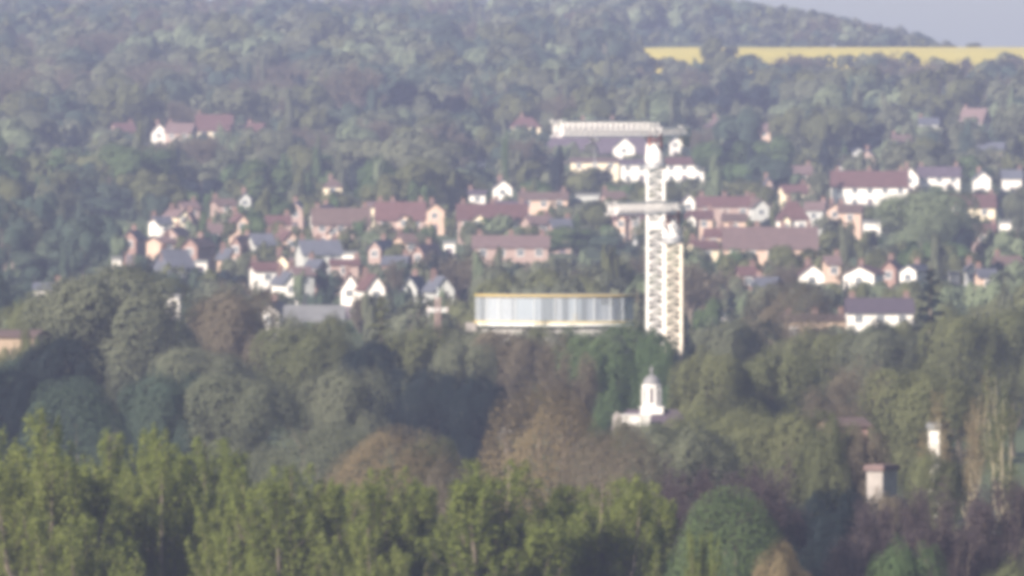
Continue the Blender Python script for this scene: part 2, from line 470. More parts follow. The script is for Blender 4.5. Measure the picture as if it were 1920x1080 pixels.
H = [
 # name, x0, x1, top, eave, bot, kind, wall, roof, label, mark, opts
 ('brick_house', 284, 312, 232, 247, 266, 'gable', 'white', 'tile_red', 'small white gabled house, leftmost on the upper wooded hillside', 'the white hillside gable', dict()),
 ('cottage', 314, 364, 232, 248, 262, 'side', 'pink', 'tile_rose', 'house with a pale rose roof beside the small white hillside gable', 'the rose-roofed hillside house', dict(rz=-14)),
 ('farmhouse', 368, 434, 216, 243, 260, 'side', 'cream', 'tile_red', 'dark red roofed house with cream wall high on the left hillside', 'the red roof high on the left hill', dict(rz=6)),
 ('gabled_house', 957, 1013, 220, 238, 253, 'hip', 'cream', 'tile_red', 'tan fronted house left of the upper crane jib', 'the tan house by the upper jib', dict()),
 ('large_house', 1006, 1236, 226, 298, 300, 'hip', 'brick', 'slate_purple', 'large building with a broad dark purple roof behind the upper crane jib', 'the big purple roof', dict(d=20, chim=2, minh=1.2)),
 ('school_building', 1070, 1160, 297, 304, 330, 'side', 'cream', 'tile_brown', 'low cream walled building below the big purple roof', 'the low cream building', dict(chim=0, soft=True)),
 ('villa', 1150, 1190, 258, 276, 288, 'gable', 'white', 'slate_purple', 'white gable rising against the big purple roof', 'the white gable on the purple roof', dict(chim=0)),
 ('white_wing', 1164, 1216, 300, 308, 338, 'side', 'white', 'slate_purple', 'white walled house directly left of the tall crane mast', 'the white wall left of the tall crane', dict(chim=0)),
 ('white_house', 1246, 1320, 296, 308, 337, 'side', 'white', 'tile_red', 'long white house wall just right of the tall crane cab', 'the white wall right of the tall crane', dict()),
 ('small_house', 1256, 1276, 258, 266, 286, 'gable', 'white', 'slate', 'tiny white gable above the long white wall beside the tall crane', 'the tiny white gable', dict(chim=0)),
 ('house', 1322, 1378, 222, 240, 252, 'gable', 'pink', 'tile_rose', 'grey pink gabled house right of the upper crane jib', 'the grey pink gable', dict(rz=10)),
 ('hill_house', 1806, 1852, 204, 226, 238, 'side', 'pink', 'tile_rose', 'pinkish roofed house high among trees on the far right slope', 'the pink roof on the right slope', dict(rz=-25)),
 ('long_white_house', 1560, 1702, 322, 350, 383, 'side', 'white', 'tile_red', 'long bright white house with dark red roof on the right slope', 'the long white house', dict(chim=3)),
 ('white_gable_house', 1690, 1722, 314, 332, 344, 'gable', 'white', 'tile_red', 'white gable end rising behind the long white house', 'the white gable behind the long white house', dict()),
 ('white_terrace', 1722, 1800, 314, 331, 346, 'side', 'white', 'slate_purple', 'white walled terrace with purple roof right of the white gable end', 'the purple-roofed white terrace', dict(chim=2)),
 ('white_cottage', 1826, 1858, 322, 335, 358, 'gable', 'white', 'slate', 'small white cottage near the right edge above the red roofed house', 'the small white cottage', dict()),
 ('edge_house', 1880, 1916, 320, 334, 353, 'side', 'white', 'slate', 'white house at the far right edge of the slope', 'the white house at the right edge', dict()),
 ('red_roof_house', 1786, 1866, 366, 388, 402, 'side', 'cream', 'tile_red', 'house with dark red roof and cream band behind the big round tree', 'the red-roofed house by the big round tree', dict(bay=(1786, 1800, 366, 378, 'pink'))),
 ('white_annexe', 1876, 1896, 412, 418, 434, 'flat', 'white', 'felt', 'tiny white outbuilding right of the big round tree', 'the tiny white outbuilding', dict(minh=3)),
 ('white_gable_cottage', 1279, 1303, 364, 378, 400, 'gable', 'white', 'slate_purple', 'bright white gable just right of the lower crane jib', 'the white gable by the lower jib', dict(chim=0)),
 ('brick_terrace', 1308, 1410, 370, 387, 408, 'side', 'pink', 'tile_red', 'pink brick terrace with red roof right of the lower crane jib', 'the pink terrace right of the lower jib', dict(chim=3)),
 ('peach_house', 1272, 1336, 396, 410, 438, 'side', 'peach', 'tile_red', 'peach house with pale bays directly right of the shorter crane cab', 'the peach house right of the cranes', dict(bay=(1284, 1304, 402, 412, 'white'))),
 ('peach_cottage', 1356, 1398, 402, 414, 437, 'side', 'peach', 'tile_brown', 'small peach house above the long rose roof', 'the small peach house', dict()),
 ('red_hip_house', 1456, 1518, 378, 413, 428, 'hip', 'white', 'tile_red', 'steep red hipped roof over a white wall above the rose terrace', 'the steep red hipped roof', dict(bay=(1464, 1482, 404, 414, 'cream'))),
 ('tall_peach_house', 1550, 1580, 382, 392, 424, 'gable', 'peach', 'tile_brown', 'narrow peach gable left of the dark shade by the long white house', 'the narrow peach gable', dict()),
 ('white_shed', 1620, 1651, 412, 418, 434, 'flat', 'white', 'felt', 'bright white flat box of a building beside the big round tree', 'the white flat box', dict(minh=3)),
 ('rose_terrace', 1358, 1532, 428, 466, 492, 'side', 'peach', 'tile_rose', 'wide terrace with faded rose roof and peach wall right of the cranes', 'the wide rose-roofed terrace', dict(chim=4, d=12)),
 ('white_front_house', 1500, 1545, 497, 514, 532, 'gable', 'white', 'tile_red', 'white gable below the rose terrace, left of its twin', 'the left white gable on the right', dict()),
 ('white_twin_house', 1592, 1650, 500, 514, 530, 'gable', 'white', 'tile_red', 'broad white gable with red verge between the bare tree and round tree', 'the broad white gable', dict(rz=-12)),
 ('slanting_house', 1704, 1736, 498, 508, 524, 'gable', 'white', 'slate', 'small white gable half hidden below the big round tree', 'the half-hidden white gable', dict(rz=-20)),
 ('pale_house', 1782, 1800, 508, 515, 530, 'flat', 'white', 'felt', 'tiny pale house above the conifer at right', 'the tiny pale house', dict(minh=3)),
 ('pale_cottage', 1812, 1834, 496, 506, 520, 'gable', 'greyrender', 'slate', 'faint grey cottage right of the tiny pale house', 'the faint grey cottage', dict()),
 ('white_hall', 1590, 1712, 562, 587, 603, 'side', 'white', 'slate_purple', 'white hall with purple slate roof left of the tall conifer', 'the white hall', dict(d=12, chim=2)),
 ('tan_terrace', 1470, 1588, 592, 601, 615, 'side', 'orange', 'tile_brown', 'low tan terrace glimpsed left of the white hall', 'the low tan terrace', dict(chim=3, minh=3.5)),
 ('white_lodge', 1320, 1342, 590, 600, 613, 'gable', 'white', 'tile_brown', 'left of two tiny white lodges right of the crane base', 'the left tiny lodge', dict(chim=0, minh=3)),
 ('white_kiosk', 1346, 1366, 590, 599, 614, 'gable', 'white', 'slate', 'right of two tiny white lodges right of the crane base', 'the right tiny lodge', dict(chim=0, minh=3)),
 ('cream_house', 606, 641, 336, 351, 376, 'hip', 'cream', 'tile_brown', 'square cream house, uppermost above the pink walled houses', 'the square cream house', dict()),
 ('white_side_gable', 594, 624, 386, 402, 420, 'gable', 'white', 'slate_purple', 'leaning white gable left of the dark roofs at centre left', 'the leaning white gable', dict(rz=-18)),
 ('pink_bungalow', 586, 692, 392, 420, 446, 'side', 'pink', 'tile_brown', 'pink brick house with dark brown roof, leftmost of the middle row', 'the brown-roofed pink house', dict(chim=2, bay=(614, 636, 424, 436, 'peach'))),
 ('salmon_house', 705, 796, 380, 411, 442, 'side', 'pink', 'tile_red', 'salmon walled house with dark red roof and one white window', 'the salmon house', dict(chim=2, bay=(746, 768, 402, 412, 'peach'))),
 ('peach_gable_house', 796, 833, 382, 396, 428, 'gable', 'peach', 'tile_red', 'tall peach gable attached beside the salmon house', 'the tall peach gable', dict()),
 ('pink_semi', 858, 988, 384, 411, 432, 'side', 'pink', 'tile_red', 'wide pink semi-detached houses with white windows left of the green clump', 'the wide pink semi', dict(chim=3, bay=(884, 910, 402, 412, 'cream'))),
 ('white_row', 926, 986, 378, 388, 404, 'side', 'white', 'slate_purple', 'white strip of houses directly behind the wide pink semi', 'the white strip of houses', dict()),
 ('white_block', 880, 910, 358, 365, 380, 'side', 'white', 'slate_purple', 'small white block under a purple roof above the wide pink semi', 'the small white block', dict()),
 ('white_peak_house', 924, 960, 338, 352, 364, 'gable', 'white', 'slate_purple', 'white peaked gable, highest of the middle cluster', 'the white peaked gable', dict()),
 ('long_peach_house', 974, 1064, 362, 374, 408, 'side', 'peach', 'tile_brown', 'plain peach wall of a long house above the green clump', 'the long peach wall', dict(chim=2)),
 ('flat_hut', 1080, 1126, 362, 367, 380, 'flat', 'greyrender', 'felt', 'grey flat roofed building left of the lower crane jib tip', 'the grey flat roof', dict(minh=3)),
 ('brick_cottage', 1150, 1206, 396, 410, 440, 'side', 'pink', 'tile_red', 'brick house with white windows just left of the crane masts', 'the brick house left of the masts', dict(bay=(1156, 1172, 402, 411, 'peach'))),
 ('faint_terrace', 888, 1028, 444, 464, 486, 'side', 'pink', 'tile_rose', 'faded pink terrace half hidden by trees below the wide pink semi', 'the faded pink terrace', dict(chim=3)),
 ('white_garage', 832, 853, 451, 457, 471, 'flat', 'white', 'felt', 'tiny bright white garage left of the faded pink terrace', 'the tiny white garage', dict(minh=3)),
 ('white_box_house', 636, 669, 470, 477, 493, 'flat', 'white', 'felt', 'bright white flat roofed box above the twin gables', 'the white box above the twins', dict(minh=3)),
 ('pink_cottage', 620, 672, 488, 497, 512, 'side', 'pink', 'tile_red', 'low pink cottage between the white box and twin gables', 'the low pink cottage', dict()),
 ('twin_gable_house', 639, 671, 514, 538, 550, 'gable', 'white', 'tile_red', 'brighter left one of the twin white gables at centre left', 'the left twin gable', dict()),
 ('twin_gable_house', 676, 711, 516, 541, 553, 'gable', 'white', 'tile_red', 'right one of the twin white gables at centre left', 'the right twin gable', dict(rz=12)),
 ('grey_gable_house', 764, 791, 520, 541, 553, 'gable', 'greyrender', 'slate', 'grey gable right of the twin white gables', 'the grey gable', dict(rz=-10)),
 ('grey_gable_house', 804, 841, 520, 544, 556, 'gable', 'greyrender', 'slate', 'wider grey gable left of the round glass building', 'the wider grey gable', dict(rz=12)),
 ('white_corner_house', 472, 521, 494, 508, 530, 'side', 'white', 'tile_red', 'dazzling white corner house at the lower end of the left street', 'the dazzling white corner house', dict(rz=10)),
 ('cream_gable_house', 512, 541, 478, 494, 508, 'gable', 'cream', 'tile_red', 'cream gable behind the dazzling white corner house', 'the cream gable', dict()),
 ('stepped_house', 520, 547, 512, 530, 548, 'gable', 'white', 'slate', 'pale gable right of the dazzling white corner house', 'the pale stepped gable', dict(rz=14)),
 ('white_triangle_house', 496, 533, 568, 586, 620, 'gable', 'white', 'slate', 'big white gable end beside the long grey roof above the trees', 'the big white gable end', dict(rz=-10)),
 ('long_grey_hall', 534, 642, 576, 606, 618, 'side', 'dimwall', 'slate_pale', 'long hall with a pale grey roof right of the big white gable end', 'the long grey roof', dict(d=14, chim=0, soft=True)),
 ('white_pair_house', 307, 336, 550, 558, 576, 'flat', 'white', 'felt', 'tiny bright white house right of the tallest left tree', 'the tiny bright white house', dict(minh=3)),
 ('low_white_house', 64, 112, 532, 543, 558, 'side', 'white', 'slate', 'low white house at far left behind the tree tops', 'the low white house at far left', dict(minh=3)),
 ('low_cottage', 130, 152, 522, 531, 546, 'gable', 'white', 'slate', 'small white gable right of the low far left house', 'the small far-left gable', dict(chim=0, minh=3)),
 ('white_cabin', 210, 227, 480, 487, 499, 'flat', 'white', 'felt', 'tiny white cabin above the tallest left tree', 'the tiny white cabin', dict(minh=3)),
 ('white_van_garage', 364, 388, 488, 493, 503, 'flat', 'white', 'felt', 'thin white garage right of the left street of terraces', 'the thin white garage', dict(minh=2.6)),
 # the street climbing on the left
 ('street_house', 286, 316, 446, 455, 476, 'side', 'peach', 'tile_rose', 'lowest peach house in the row climbing the left street', 'the lowest house of the left street', dict(rz=28)),
 ('street_house', 286, 315, 408, 420, 442, 'side', 'white', 'slate', 'whitish house at the left bend of the climbing street', 'the whitish house of the left street', dict(rz=20)),
 ('street_house', 318, 342, 394, 405, 432, 'gable', 'cream', 'tile_rose', 'narrow cream gable midway up the climbing left street', 'the narrow cream gable of the left street', dict(rz=20)),
 ('street_house', 336, 366, 380, 391, 410, 'side', 'pink', 'tile_rose', 'topmost pink house of the climbing left street', 'the topmost house of the left street', dict(rz=20)),
 ('street_house', 300, 350, 470, 500, 528, 'side', 'slate', 'slate', 'blue slate roofed house at the foot of the left street', 'the slate roof at the foot of the left street', dict(rz=30)),
 ('street_house', 400, 436, 374, 384, 398, 'side', 'pink', 'tile_brown', 'dim pink house left of the pale dot above the street', 'the dim pink house', dict(rz=15)),
 ('street_house', 448, 470, 362, 373, 388, 'gable', 'greyrender', 'slate', 'faint grey gable above the left street among trees', 'the faint grey gable over the street', dict()),
 ('slate_terrace', 560, 634, 452, 476, 492, 'side', 'greyrender', 'slate', 'blue grey slate terrace left of the white box', 'the blue grey slate terrace', dict(chim=3, rz=14)),
 ('slate_house', 470, 508, 440, 458, 474, 'side', 'greyrender', 'slate', 'small slate roofed house above the dazzling white corner house', 'the small slate roof', dict(rz=14)),
 ('hill_cottage', 1724, 1760, 222, 232, 242, 'side', 'greyrender', 'slate', 'grey cottage left of the pink roof on the right slope', 'the grey cottage on the right slope', dict()),
 ('hill_cottage', 1600, 1618, 278, 284, 296, 'gable', 'greyrender', 'slate', 'faint pale gable among trees above the long white house', 'the faint pale gable', dict(chim=0)),
 ('hill_cottage', 1570, 1584, 310, 315, 328, 'gable', 'white', 'slate', 'tiny white gable just above the left end of long white house', 'the tiny white gable over the long house', dict(chim=0)),
 ('hill_cottage', 896, 910, 300, 305, 314, 'flat', 'white', 'felt', 'isolated white dot of a cottage left of the low cream building', 'the isolated white cottage', dict(minh=3)),
 ('row_house', 690, 740, 380, 388, 402, 'side', 'cream', 'tile_rose', 'cream row house tucked behind the salmon house at left', 'the tucked cream row house', dict()),
]
rh = random.Random(21)
EXTRA = [(250, 452), (330, 446), (356, 418), (372, 466), (402, 440), (424, 486), (446, 420), (458, 462), (520, 424), (534, 452), (556, 398), (560, 520), (592, 506), (604, 478), (716, 470), (742, 500), (760, 458), (800, 478),
         (1008, 424), (1050, 430), (1150, 378), (1318, 470), (1340, 448), (1420, 392), (1440, 352), (1488, 366), (1530, 398), (1596, 402), (1400, 520), (1440, 540), (1560, 500), (1674, 508), (1850, 524), (1890, 500), (1846, 440), (1500, 330), (1630, 300), (1690, 272), (1420, 250), (1860, 286), (230, 250), (480, 250)]
WALLW = dict(white='white', brick='red brick', pink='pink brick', peach='peach', cream='cream', greyrender='grey')
ROOFW = dict(tile_red='dark red', tile_brown='brown', slate='slate', tile_rose='rose')
MK = [(r[1] + r[2], r[3] + r[5], r[10]) for r in H]
seen_l = set()
for q, (ex, er) in enumerate(EXTRA):
    wl = rh.choice(['pink', 'peach', 'brick', 'pink', 'peach', 'greyrender', 'brick', 'cream']); rf = rh.choice(['tile_red', 'tile_brown', 'slate', 'tile_rose'])
    hw_ = rh.uniform(11, 24); kd = rh.choice(['side', 'side', 'gable'])
    if kd == 'gable': hw_ *= .65
    m = min(MK, key=lambda v: (v[0]/2 - ex)**2 + (v[1]/2 - er)**2)
    dx, dy = ex - m[0]/2, er - m[1]/2
    rel = ('left of ' if dx < 0 else 'right of ') if abs(dx) > abs(dy) else ('above ' if dy < 0 else 'below ')
    lab = 'hidden ' + WALLW[wl] + (' gable' if kd == 'gable' else ' house') + ' with ' + ROOFW[rf] + ' roof ' + rel + m[2]
    if len(lab.split()) > 15: lab = lab.replace(' with ' + ROOFW[rf] + ' roof', '')
    if lab in seen_l: lab = 'another ' + lab
    seen_l.add(lab)
    H.append(('cottage', ex - hw_, ex + hw_, er - 18, er - 4, er + 6, kd, wl, rf, lab, 'the half-hidden house ' + rel + m[2], dict(rz=rh.uniform(-22, 22), soft=True)))
for rec in H:
    name, x0, x1, top, eave, bot, kind, wall, roof, label, mark, o = rec
    house(name, x0, x1, top, eave, bot, kind, wall, roof, label, mark=mark, group='houses on the hillside', **o)

# ------------------------------------------------------------------ tower cranes
def lattice(mb, p0, p1, up, side, n, leg, brace, tri=False):
    """box lattice from p0 to p1; up and side are half-extent vectors"""
    p0, p1, up, side = Vector(p0), Vector(p1), Vector(up), Vector(side)
    cs = [side + up, -side + up, -side - up, side - up] if not tri else [up, -side - up, side - up]
    for c in cs: mb.bar(p0 + c, p1 + c, leg)
    m = len(cs)
    for i in range(n):
        a = p0.lerp(p1, i / n); b = p0.lerp(p1, (i + 1) / n)
        for k in range(m):
            c, d = cs[k], cs[(k + 1) % m]
            mb.bar(a + c, a + d, brace)
            if (i + k) % 2: mb.bar(a + c, b + d, brace)
            else: mb.bar(a + d, b + c, brace)

def crane(cx_px, y, mast_w_px, top_row, cab_top_row, cab_bot_row, jib_rows, tip_px, tail_px, paint, accent, label, sign=None, yaw_deg=14.0):
    k = FPX / y
    X = wx(cx_px, y); gz = float(hz(X, y))
    root = empty('tower_crane', (X, y, gz))
    prop(root, label, 'crane', 'tower cranes at the building site')
    hwid = mast_w_px / k / 2
    z_top = wz(cab_bot_row, y) - gz
    nsec = int(round(z_top / 3.0)); sh = z_top / nsec
    base = MB().box(-2.6, 2.6, -2.6, 2.6, -.5, .6); base.build('base_block', M['concrete'], root)
    sm = MB(); r = hwid - .14
    for sx in (-1, 1):
        for sy in (-1, 1): sm.box(sx*r - .15, sx*r + .15, sy*r - .15, sy*r + .15, 0, sh)
    for zz in (0.02, sh / 4, sh / 2, sh * 3 / 4):
        for sgn in (-1, 1):
            sm.bar((-r, sgn*r, zz + .1), (r, sgn*r, zz + .1), .1); sm.bar((sgn*r, -r, zz + .1), (sgn*r, r, zz + .1), .1)
            flip = 1 if int(zz / (sh / 4) + .1) % 2 else -1
            sm.bar((-r*flip, sgn*r, zz + .1), (r*flip, sgn*r, zz + sh/4), .11); sm.bar((sgn*r, -r*flip, zz + .1), (sgn*r, r*flip, zz + sh/4), .11)
    sec = sm.mesh('mast_section'); sec.materials.append(paint)
    for i in range(nsec):
        o = link('mast_section', sec, root); o.location = (0, 0, i * sh + .6 if i == 0 else i * sh)
    z_cab_t = wz(cab_top_row, y) - gz
    yaw = math.radians(yaw_deg)
    # slewing ring and rounded tower head
    MB().lathe([(hwid*1.0, z_top), (hwid*1.15, z_top + .15), (hwid*1.15, z_top + .7), (hwid*.95, z_top + .9)], 18).build('slewing_ring', M['steel'], root)
    hd = MB().lathe([(hwid*.98, z_top + .9), (hwid*.98, z_cab_t - 1.2), (hwid*.88, z_cab_t - .6), (hwid*.62, z_cab_t - .15), (hwid*.2, z_cab_t)], 18)
    hd.build('tower_head', M['crane_white'], root)
    # operator's cab to the side
    cb = MB().poly([(-hwid-1.0, -hwid-.9, z_top+.9), (-hwid*.2, -hwid-.9, z_top+.9), (-hwid*.2, -hwid+.9, z_top+.9), (-hwid-1.0, -hwid+.9, z_top+.9),
                    (-hwid-.8, -hwid-.7, z_top+3.0), (-hwid*.2, -hwid-.7, z_top+3.0), (-hwid*.2, -hwid+.9, z_top+3.0), (-hwid-.8, -hwid+.9, z_top+3.0)],
                   [(0,3,2,1),(4,5,6,7),(0,1,5,4),(1,2,6,5),(2,3,7,6),(3,0,4,7)])
    cab_o = MB(); cab_o.v = [(v[0]*.62 + hwid*.1, v[1]*-.95, v[2]) for v in cb.v]; cab_o.f = cb.f
    co = cab_o.build('cab', M['crane_white'], root)
    x0 = min(v[0] for v in cab_o.v); x1 = max(v[0] for v in cab_o.v); yf = min(v[1] for v in cab_o.v)
    MB().box(x0 + .35, x1 - .15, max(v[1] for v in cab_o.v) - .12, max(v[1] for v in cab_o.v) + .03, z_top + 1.7, z_top + 2.6).build('cab_window', M['pane'], co)
    # jib
    jt, jb = jib_rows
    zj0 = wz(jb, y) - gz; zj1 = wz(jt, y) - gz
    d = Vector((-math.sin(yaw), -math.cos(yaw), 0)); s = Vector((d.y, -d.x, 0))
    L = ((cx_px - tip_px) / k) / math.sin(yaw)
    Lt = ((tail_px - cx_px) / k) / math.sin(yaw)
    zm = (zj0 + zj1) / 2; hh = (zj1 - zj0) / 2 - .12
    tie = MB(); lattice(tie, (0, 0, z_top + .9), (0, 0, zj0 + .3), (0, hwid*.6, 0), (hwid*.6, 0, 0), 2, .25, .14); tie.build('tower_top', accent, root)
    jb_ = MB(); lattice(jb_, d * (hwid*.5) + Vector((0,0,zm)), d * L + Vector((0,0,zm + .25)), (0,0,hh), s * .55, int(L / 1.3), .18, .085)
    jb_.build('jib', M['crane_white'], root)
    cj = MB(); lattice(cj, -d * (hwid*.5) + Vector((0,0,zm - hh*.5)), -d * Lt + Vector((0,0,zm - hh*.5)), (0,0,hh*.5), s * .55, max(3, int(Lt / .9)), .2, .1)
    cj.build('counter_jib', M['crane_white'], root)
    for q in range(3):
        c = -d * (Lt - .6 - q * .75) + Vector((0, 0, zm - hh * .9))
        w = MB().bar(c + Vector((0,0,-1.4)), c + Vector((0,0,1.0)), .7); w.build('counterweight', M['concrete'], root)
    tr = d * (L * .62) + Vector((0, 0, zm - hh - .2))
    to = MB().box(tr.x-.6, tr.x+.6, tr.y-.8, tr.y+.8, tr.z-.25, tr.z+.1).build('trolley', M['steel'], root)
    MB().bar(tr + Vector((0,0,-.2)), tr + Vector((0,0,-2.6)), .07).build('hoist_rope', M['steel'], root)
    MB().box(tr.x-.25, tr.x+.25, tr.y-.15, tr.y+.15, tr.z-3.2, tr.z-2.6).build('hook_block', M['steel'], root)
    if sign:
        zs0 = wz(sign[1], y) - gz; zs1 = wz(sign[0], y) - gz
        MB().box(-hwid*.75, hwid*.75, -hwid-.18, -hwid-.06, zs0, zs1).build('sign_board', M['stonewhite'], root)
    RECTS.append((cx_px - mast_w_px*.55, cx_px + mast_w_px*.55, jt, 622, y))
    RECTS.append((tip_px, tail_px, jt, jb + 6, y))
    return root
crane(1229, 1375, 35, 222, 266, 318, (225, 257), 1040, 1291, M['crane_white'], M['crane_red'],
      'taller white lattice tower crane with its jib swung away over the purple roof', sign=(414, 430))
MARKS.append((1229, 300, 'the taller crane')); MARKS.append((1229, 520, 'the crane masts'))
crane(1262, 1345, 34, 370, 410, 458, (376, 401), 1141, 1278, M['crane_cream'], M['crane_red'],
      'shorter cream lattice tower crane standing against the taller one', yaw_deg=12)
RECTS.append((1244, 1282, 400, 640, 1345))

# ------------------------------------------------------------------ round glass building
def glass_building():
    y0 = 1400.0; k = FPX / y0
    cx = wx(1040, y0); R = 150 / k
    gz = float(hz(cx, y0 + R))
    root = empty('round_glass_building', (cx, y0 + R * .5, gz)); root.scale = (1, .5, 1)
    prop(root, 'round glass drum building with yellow edged slabs above the trees', 'building')
    zt = wz(553, y0) - gz; zb = wz(604, y0) - gz
    MB().lathe([(R*.97, -1), (R*.97, zb - .9)], 48).build('lower_wall', M['concrete'], root)
    MB().lathe([(R*.995, zb - .45), (R*.995, zb - .02)], 64).build('floor_slab', M['paint'], root)
    MB().ring(R*1.0, R*1.012, zb - .10, zb + .02).build('yellow_edge', M['yellow'], root)
    MB().lathe([(R*.96, zt - .35), (R*.99, zt - .25), (R*.99, zt + .01)], 64).build('roof_slab', M['felt'], root)
    MB().ring(R*.992, R*1.004, zt - .14, zt - .03).build('yellow_edge', M['yellow'], root)
    # pieces of the storey: panels of glass with mullions, blinds and dark returns behind
    n = 24; r = R * .985
    hgl = zt - .36 - (zb + .04)
    wpan = 2 * r * math.sin(math.pi / n)
    pan = MB().box(-wpan/2 + .03, wpan/2 - .03, -.03, .03, 0, hgl).mesh('glass_panel'); pan.materials.append(M['glass'])
    mul = MB().box(-.035, .035, -.06, .06, 0, hgl).mesh('mullion'); mul.materials.append(M['blind'])
    for i in range(n):
        a = 2 * math.pi * (i + .5) / n
        o = link('glass_panel', pan, root); o.location = (r*math.cos(math.pi/n) * math.cos(a), r*math.cos(math.pi/n) * math.sin(a), zb + .04); o.rotation_euler = (0, 0, a + math.pi/2)
        a = 2 * math.pi * i / n
        o = link('mullion', mul, root); o.location = (r * math.cos(a), r * math.sin(a), zb + .04); o.rotation_euler = (0, 0, a + math.pi/2)
    def arc(px0, px1, rr, mat, nm, zf0=0.0, zf1=1.0):
        a0 = math.asin(max(-1, min(1, (px0 - 1040) / k / rr))); a1 = math.asin(max(-1, min(1, (px1 - 1040) / k / rr)))
        m = 6; p = []
        for rad in (rr, rr - .2):
            for z in (zb + .05 + hgl*zf0, zb + .02 + hgl*zf1):
                for j in range(m + 1):
                    a = a0 + (a1 - a0) * j / m; p.append((rad * math.sin(a), -rad * math.cos(a), z))
        q = m + 1; f = []
        for j in range(m):
            f += [(j, j+1, q+j+1, q+j), (2*q+j+1, 2*q+j, 3*q+j, 3*q+j+1), (q+j, q+j+1, 3*q+j+1, 3*q+j)]
        f += [(0, q, 3*q, 2*q), (m, 2*q+m, 3*q+m, q+m)]
        MB().poly(p, f).build(nm, mat, root)
    ri = R * .93
    arc(912, 960, ri, M['stonewhite'], 'blind'); arc(964, 1015, ri, M['blind'], 'blind'); arc(1017, 1040, ri*1.03, M['darkgap'], 'dark_panel')
    arc(1042, 1054, ri, M['stonewhite'], 'blind'); arc(1055, 1064, ri*1.03, M['darkgap'], 'dark_panel'); arc(1066, 1089, ri, M['blind'], 'blind')
    arc(1090, 1099, ri*1.03, M['darkgap'], 'dark_panel'); arc(1100, 1128, ri, M['drape'], 'blind'); arc(1128, 1152, ri, M['stonewhite'], 'blind', 0, .7); arc(1153, 1160, ri*1.03, M['darkgap'], 'dark_panel'); arc(897, 901, ri*1.04, M['darkgap'], 'dark_panel')
    arc(1074, 1084, ri*1.02, M['cream'], 'blind', 0, .35)
    MB().lathe([(R*.55, zb), (R*.55, zt - .3)], 32).build('core_wall', M['steel'], root)
    # plant box on the left terrace
    MB().box(-R*1.12, -R*.98, -3, 0, zb - 1.2, zb - .15).build('terrace_wall', M['dimwall'], root)
    RECTS.append((868, 1194, 548, 614, y0)); MARKS.append((1040, 585, 'the round glass building'))
glass_building()

# red and white lattice mast left of the glass building
def small_mast():
    y0 = 1480.0; k = FPX / y0; X = wx(821, y0); gz = float(hz(X, y0))
    root = empty('aerial_mast', (X, y0, gz)); prop(root, 'faded red and white aerial mast with crossarm left of the glass building', 'mast')
    zt = wz(556, y0) - gz; zc = wz(581, y0) - gz
    p = MB(); lattice(p, (0,0,0), (0,0,zt), (0,.28,0), (.28,0,0), int(zt/1.2), .12, .08); p.build('mast', M['mastred'], root)
    a = MB(); lattice(a, (-1.25,0,zc), (1.25,0,zc), (0,0,.2), (0,.2,0), 4, .1, .07); a.build('crossarm', M['paint'], root)
    for s in (-1, 1): MB().lathe([(.16, zc-.3), (.2, zc-.1), (.2, zc+.2), (.12, zc+.35)], 10, s*1.15, 0).build('antenna_drum', M['mastred'], root)
    MB().bar((0,0,zt), (0,0,zt+1.2), .08).build('whip_aerial', M['paint'], root)
    RECTS.append((800, 842, 556, 602, y0)); MARKS.append((821, 580, 'the red aerial mast'))
small_mast()

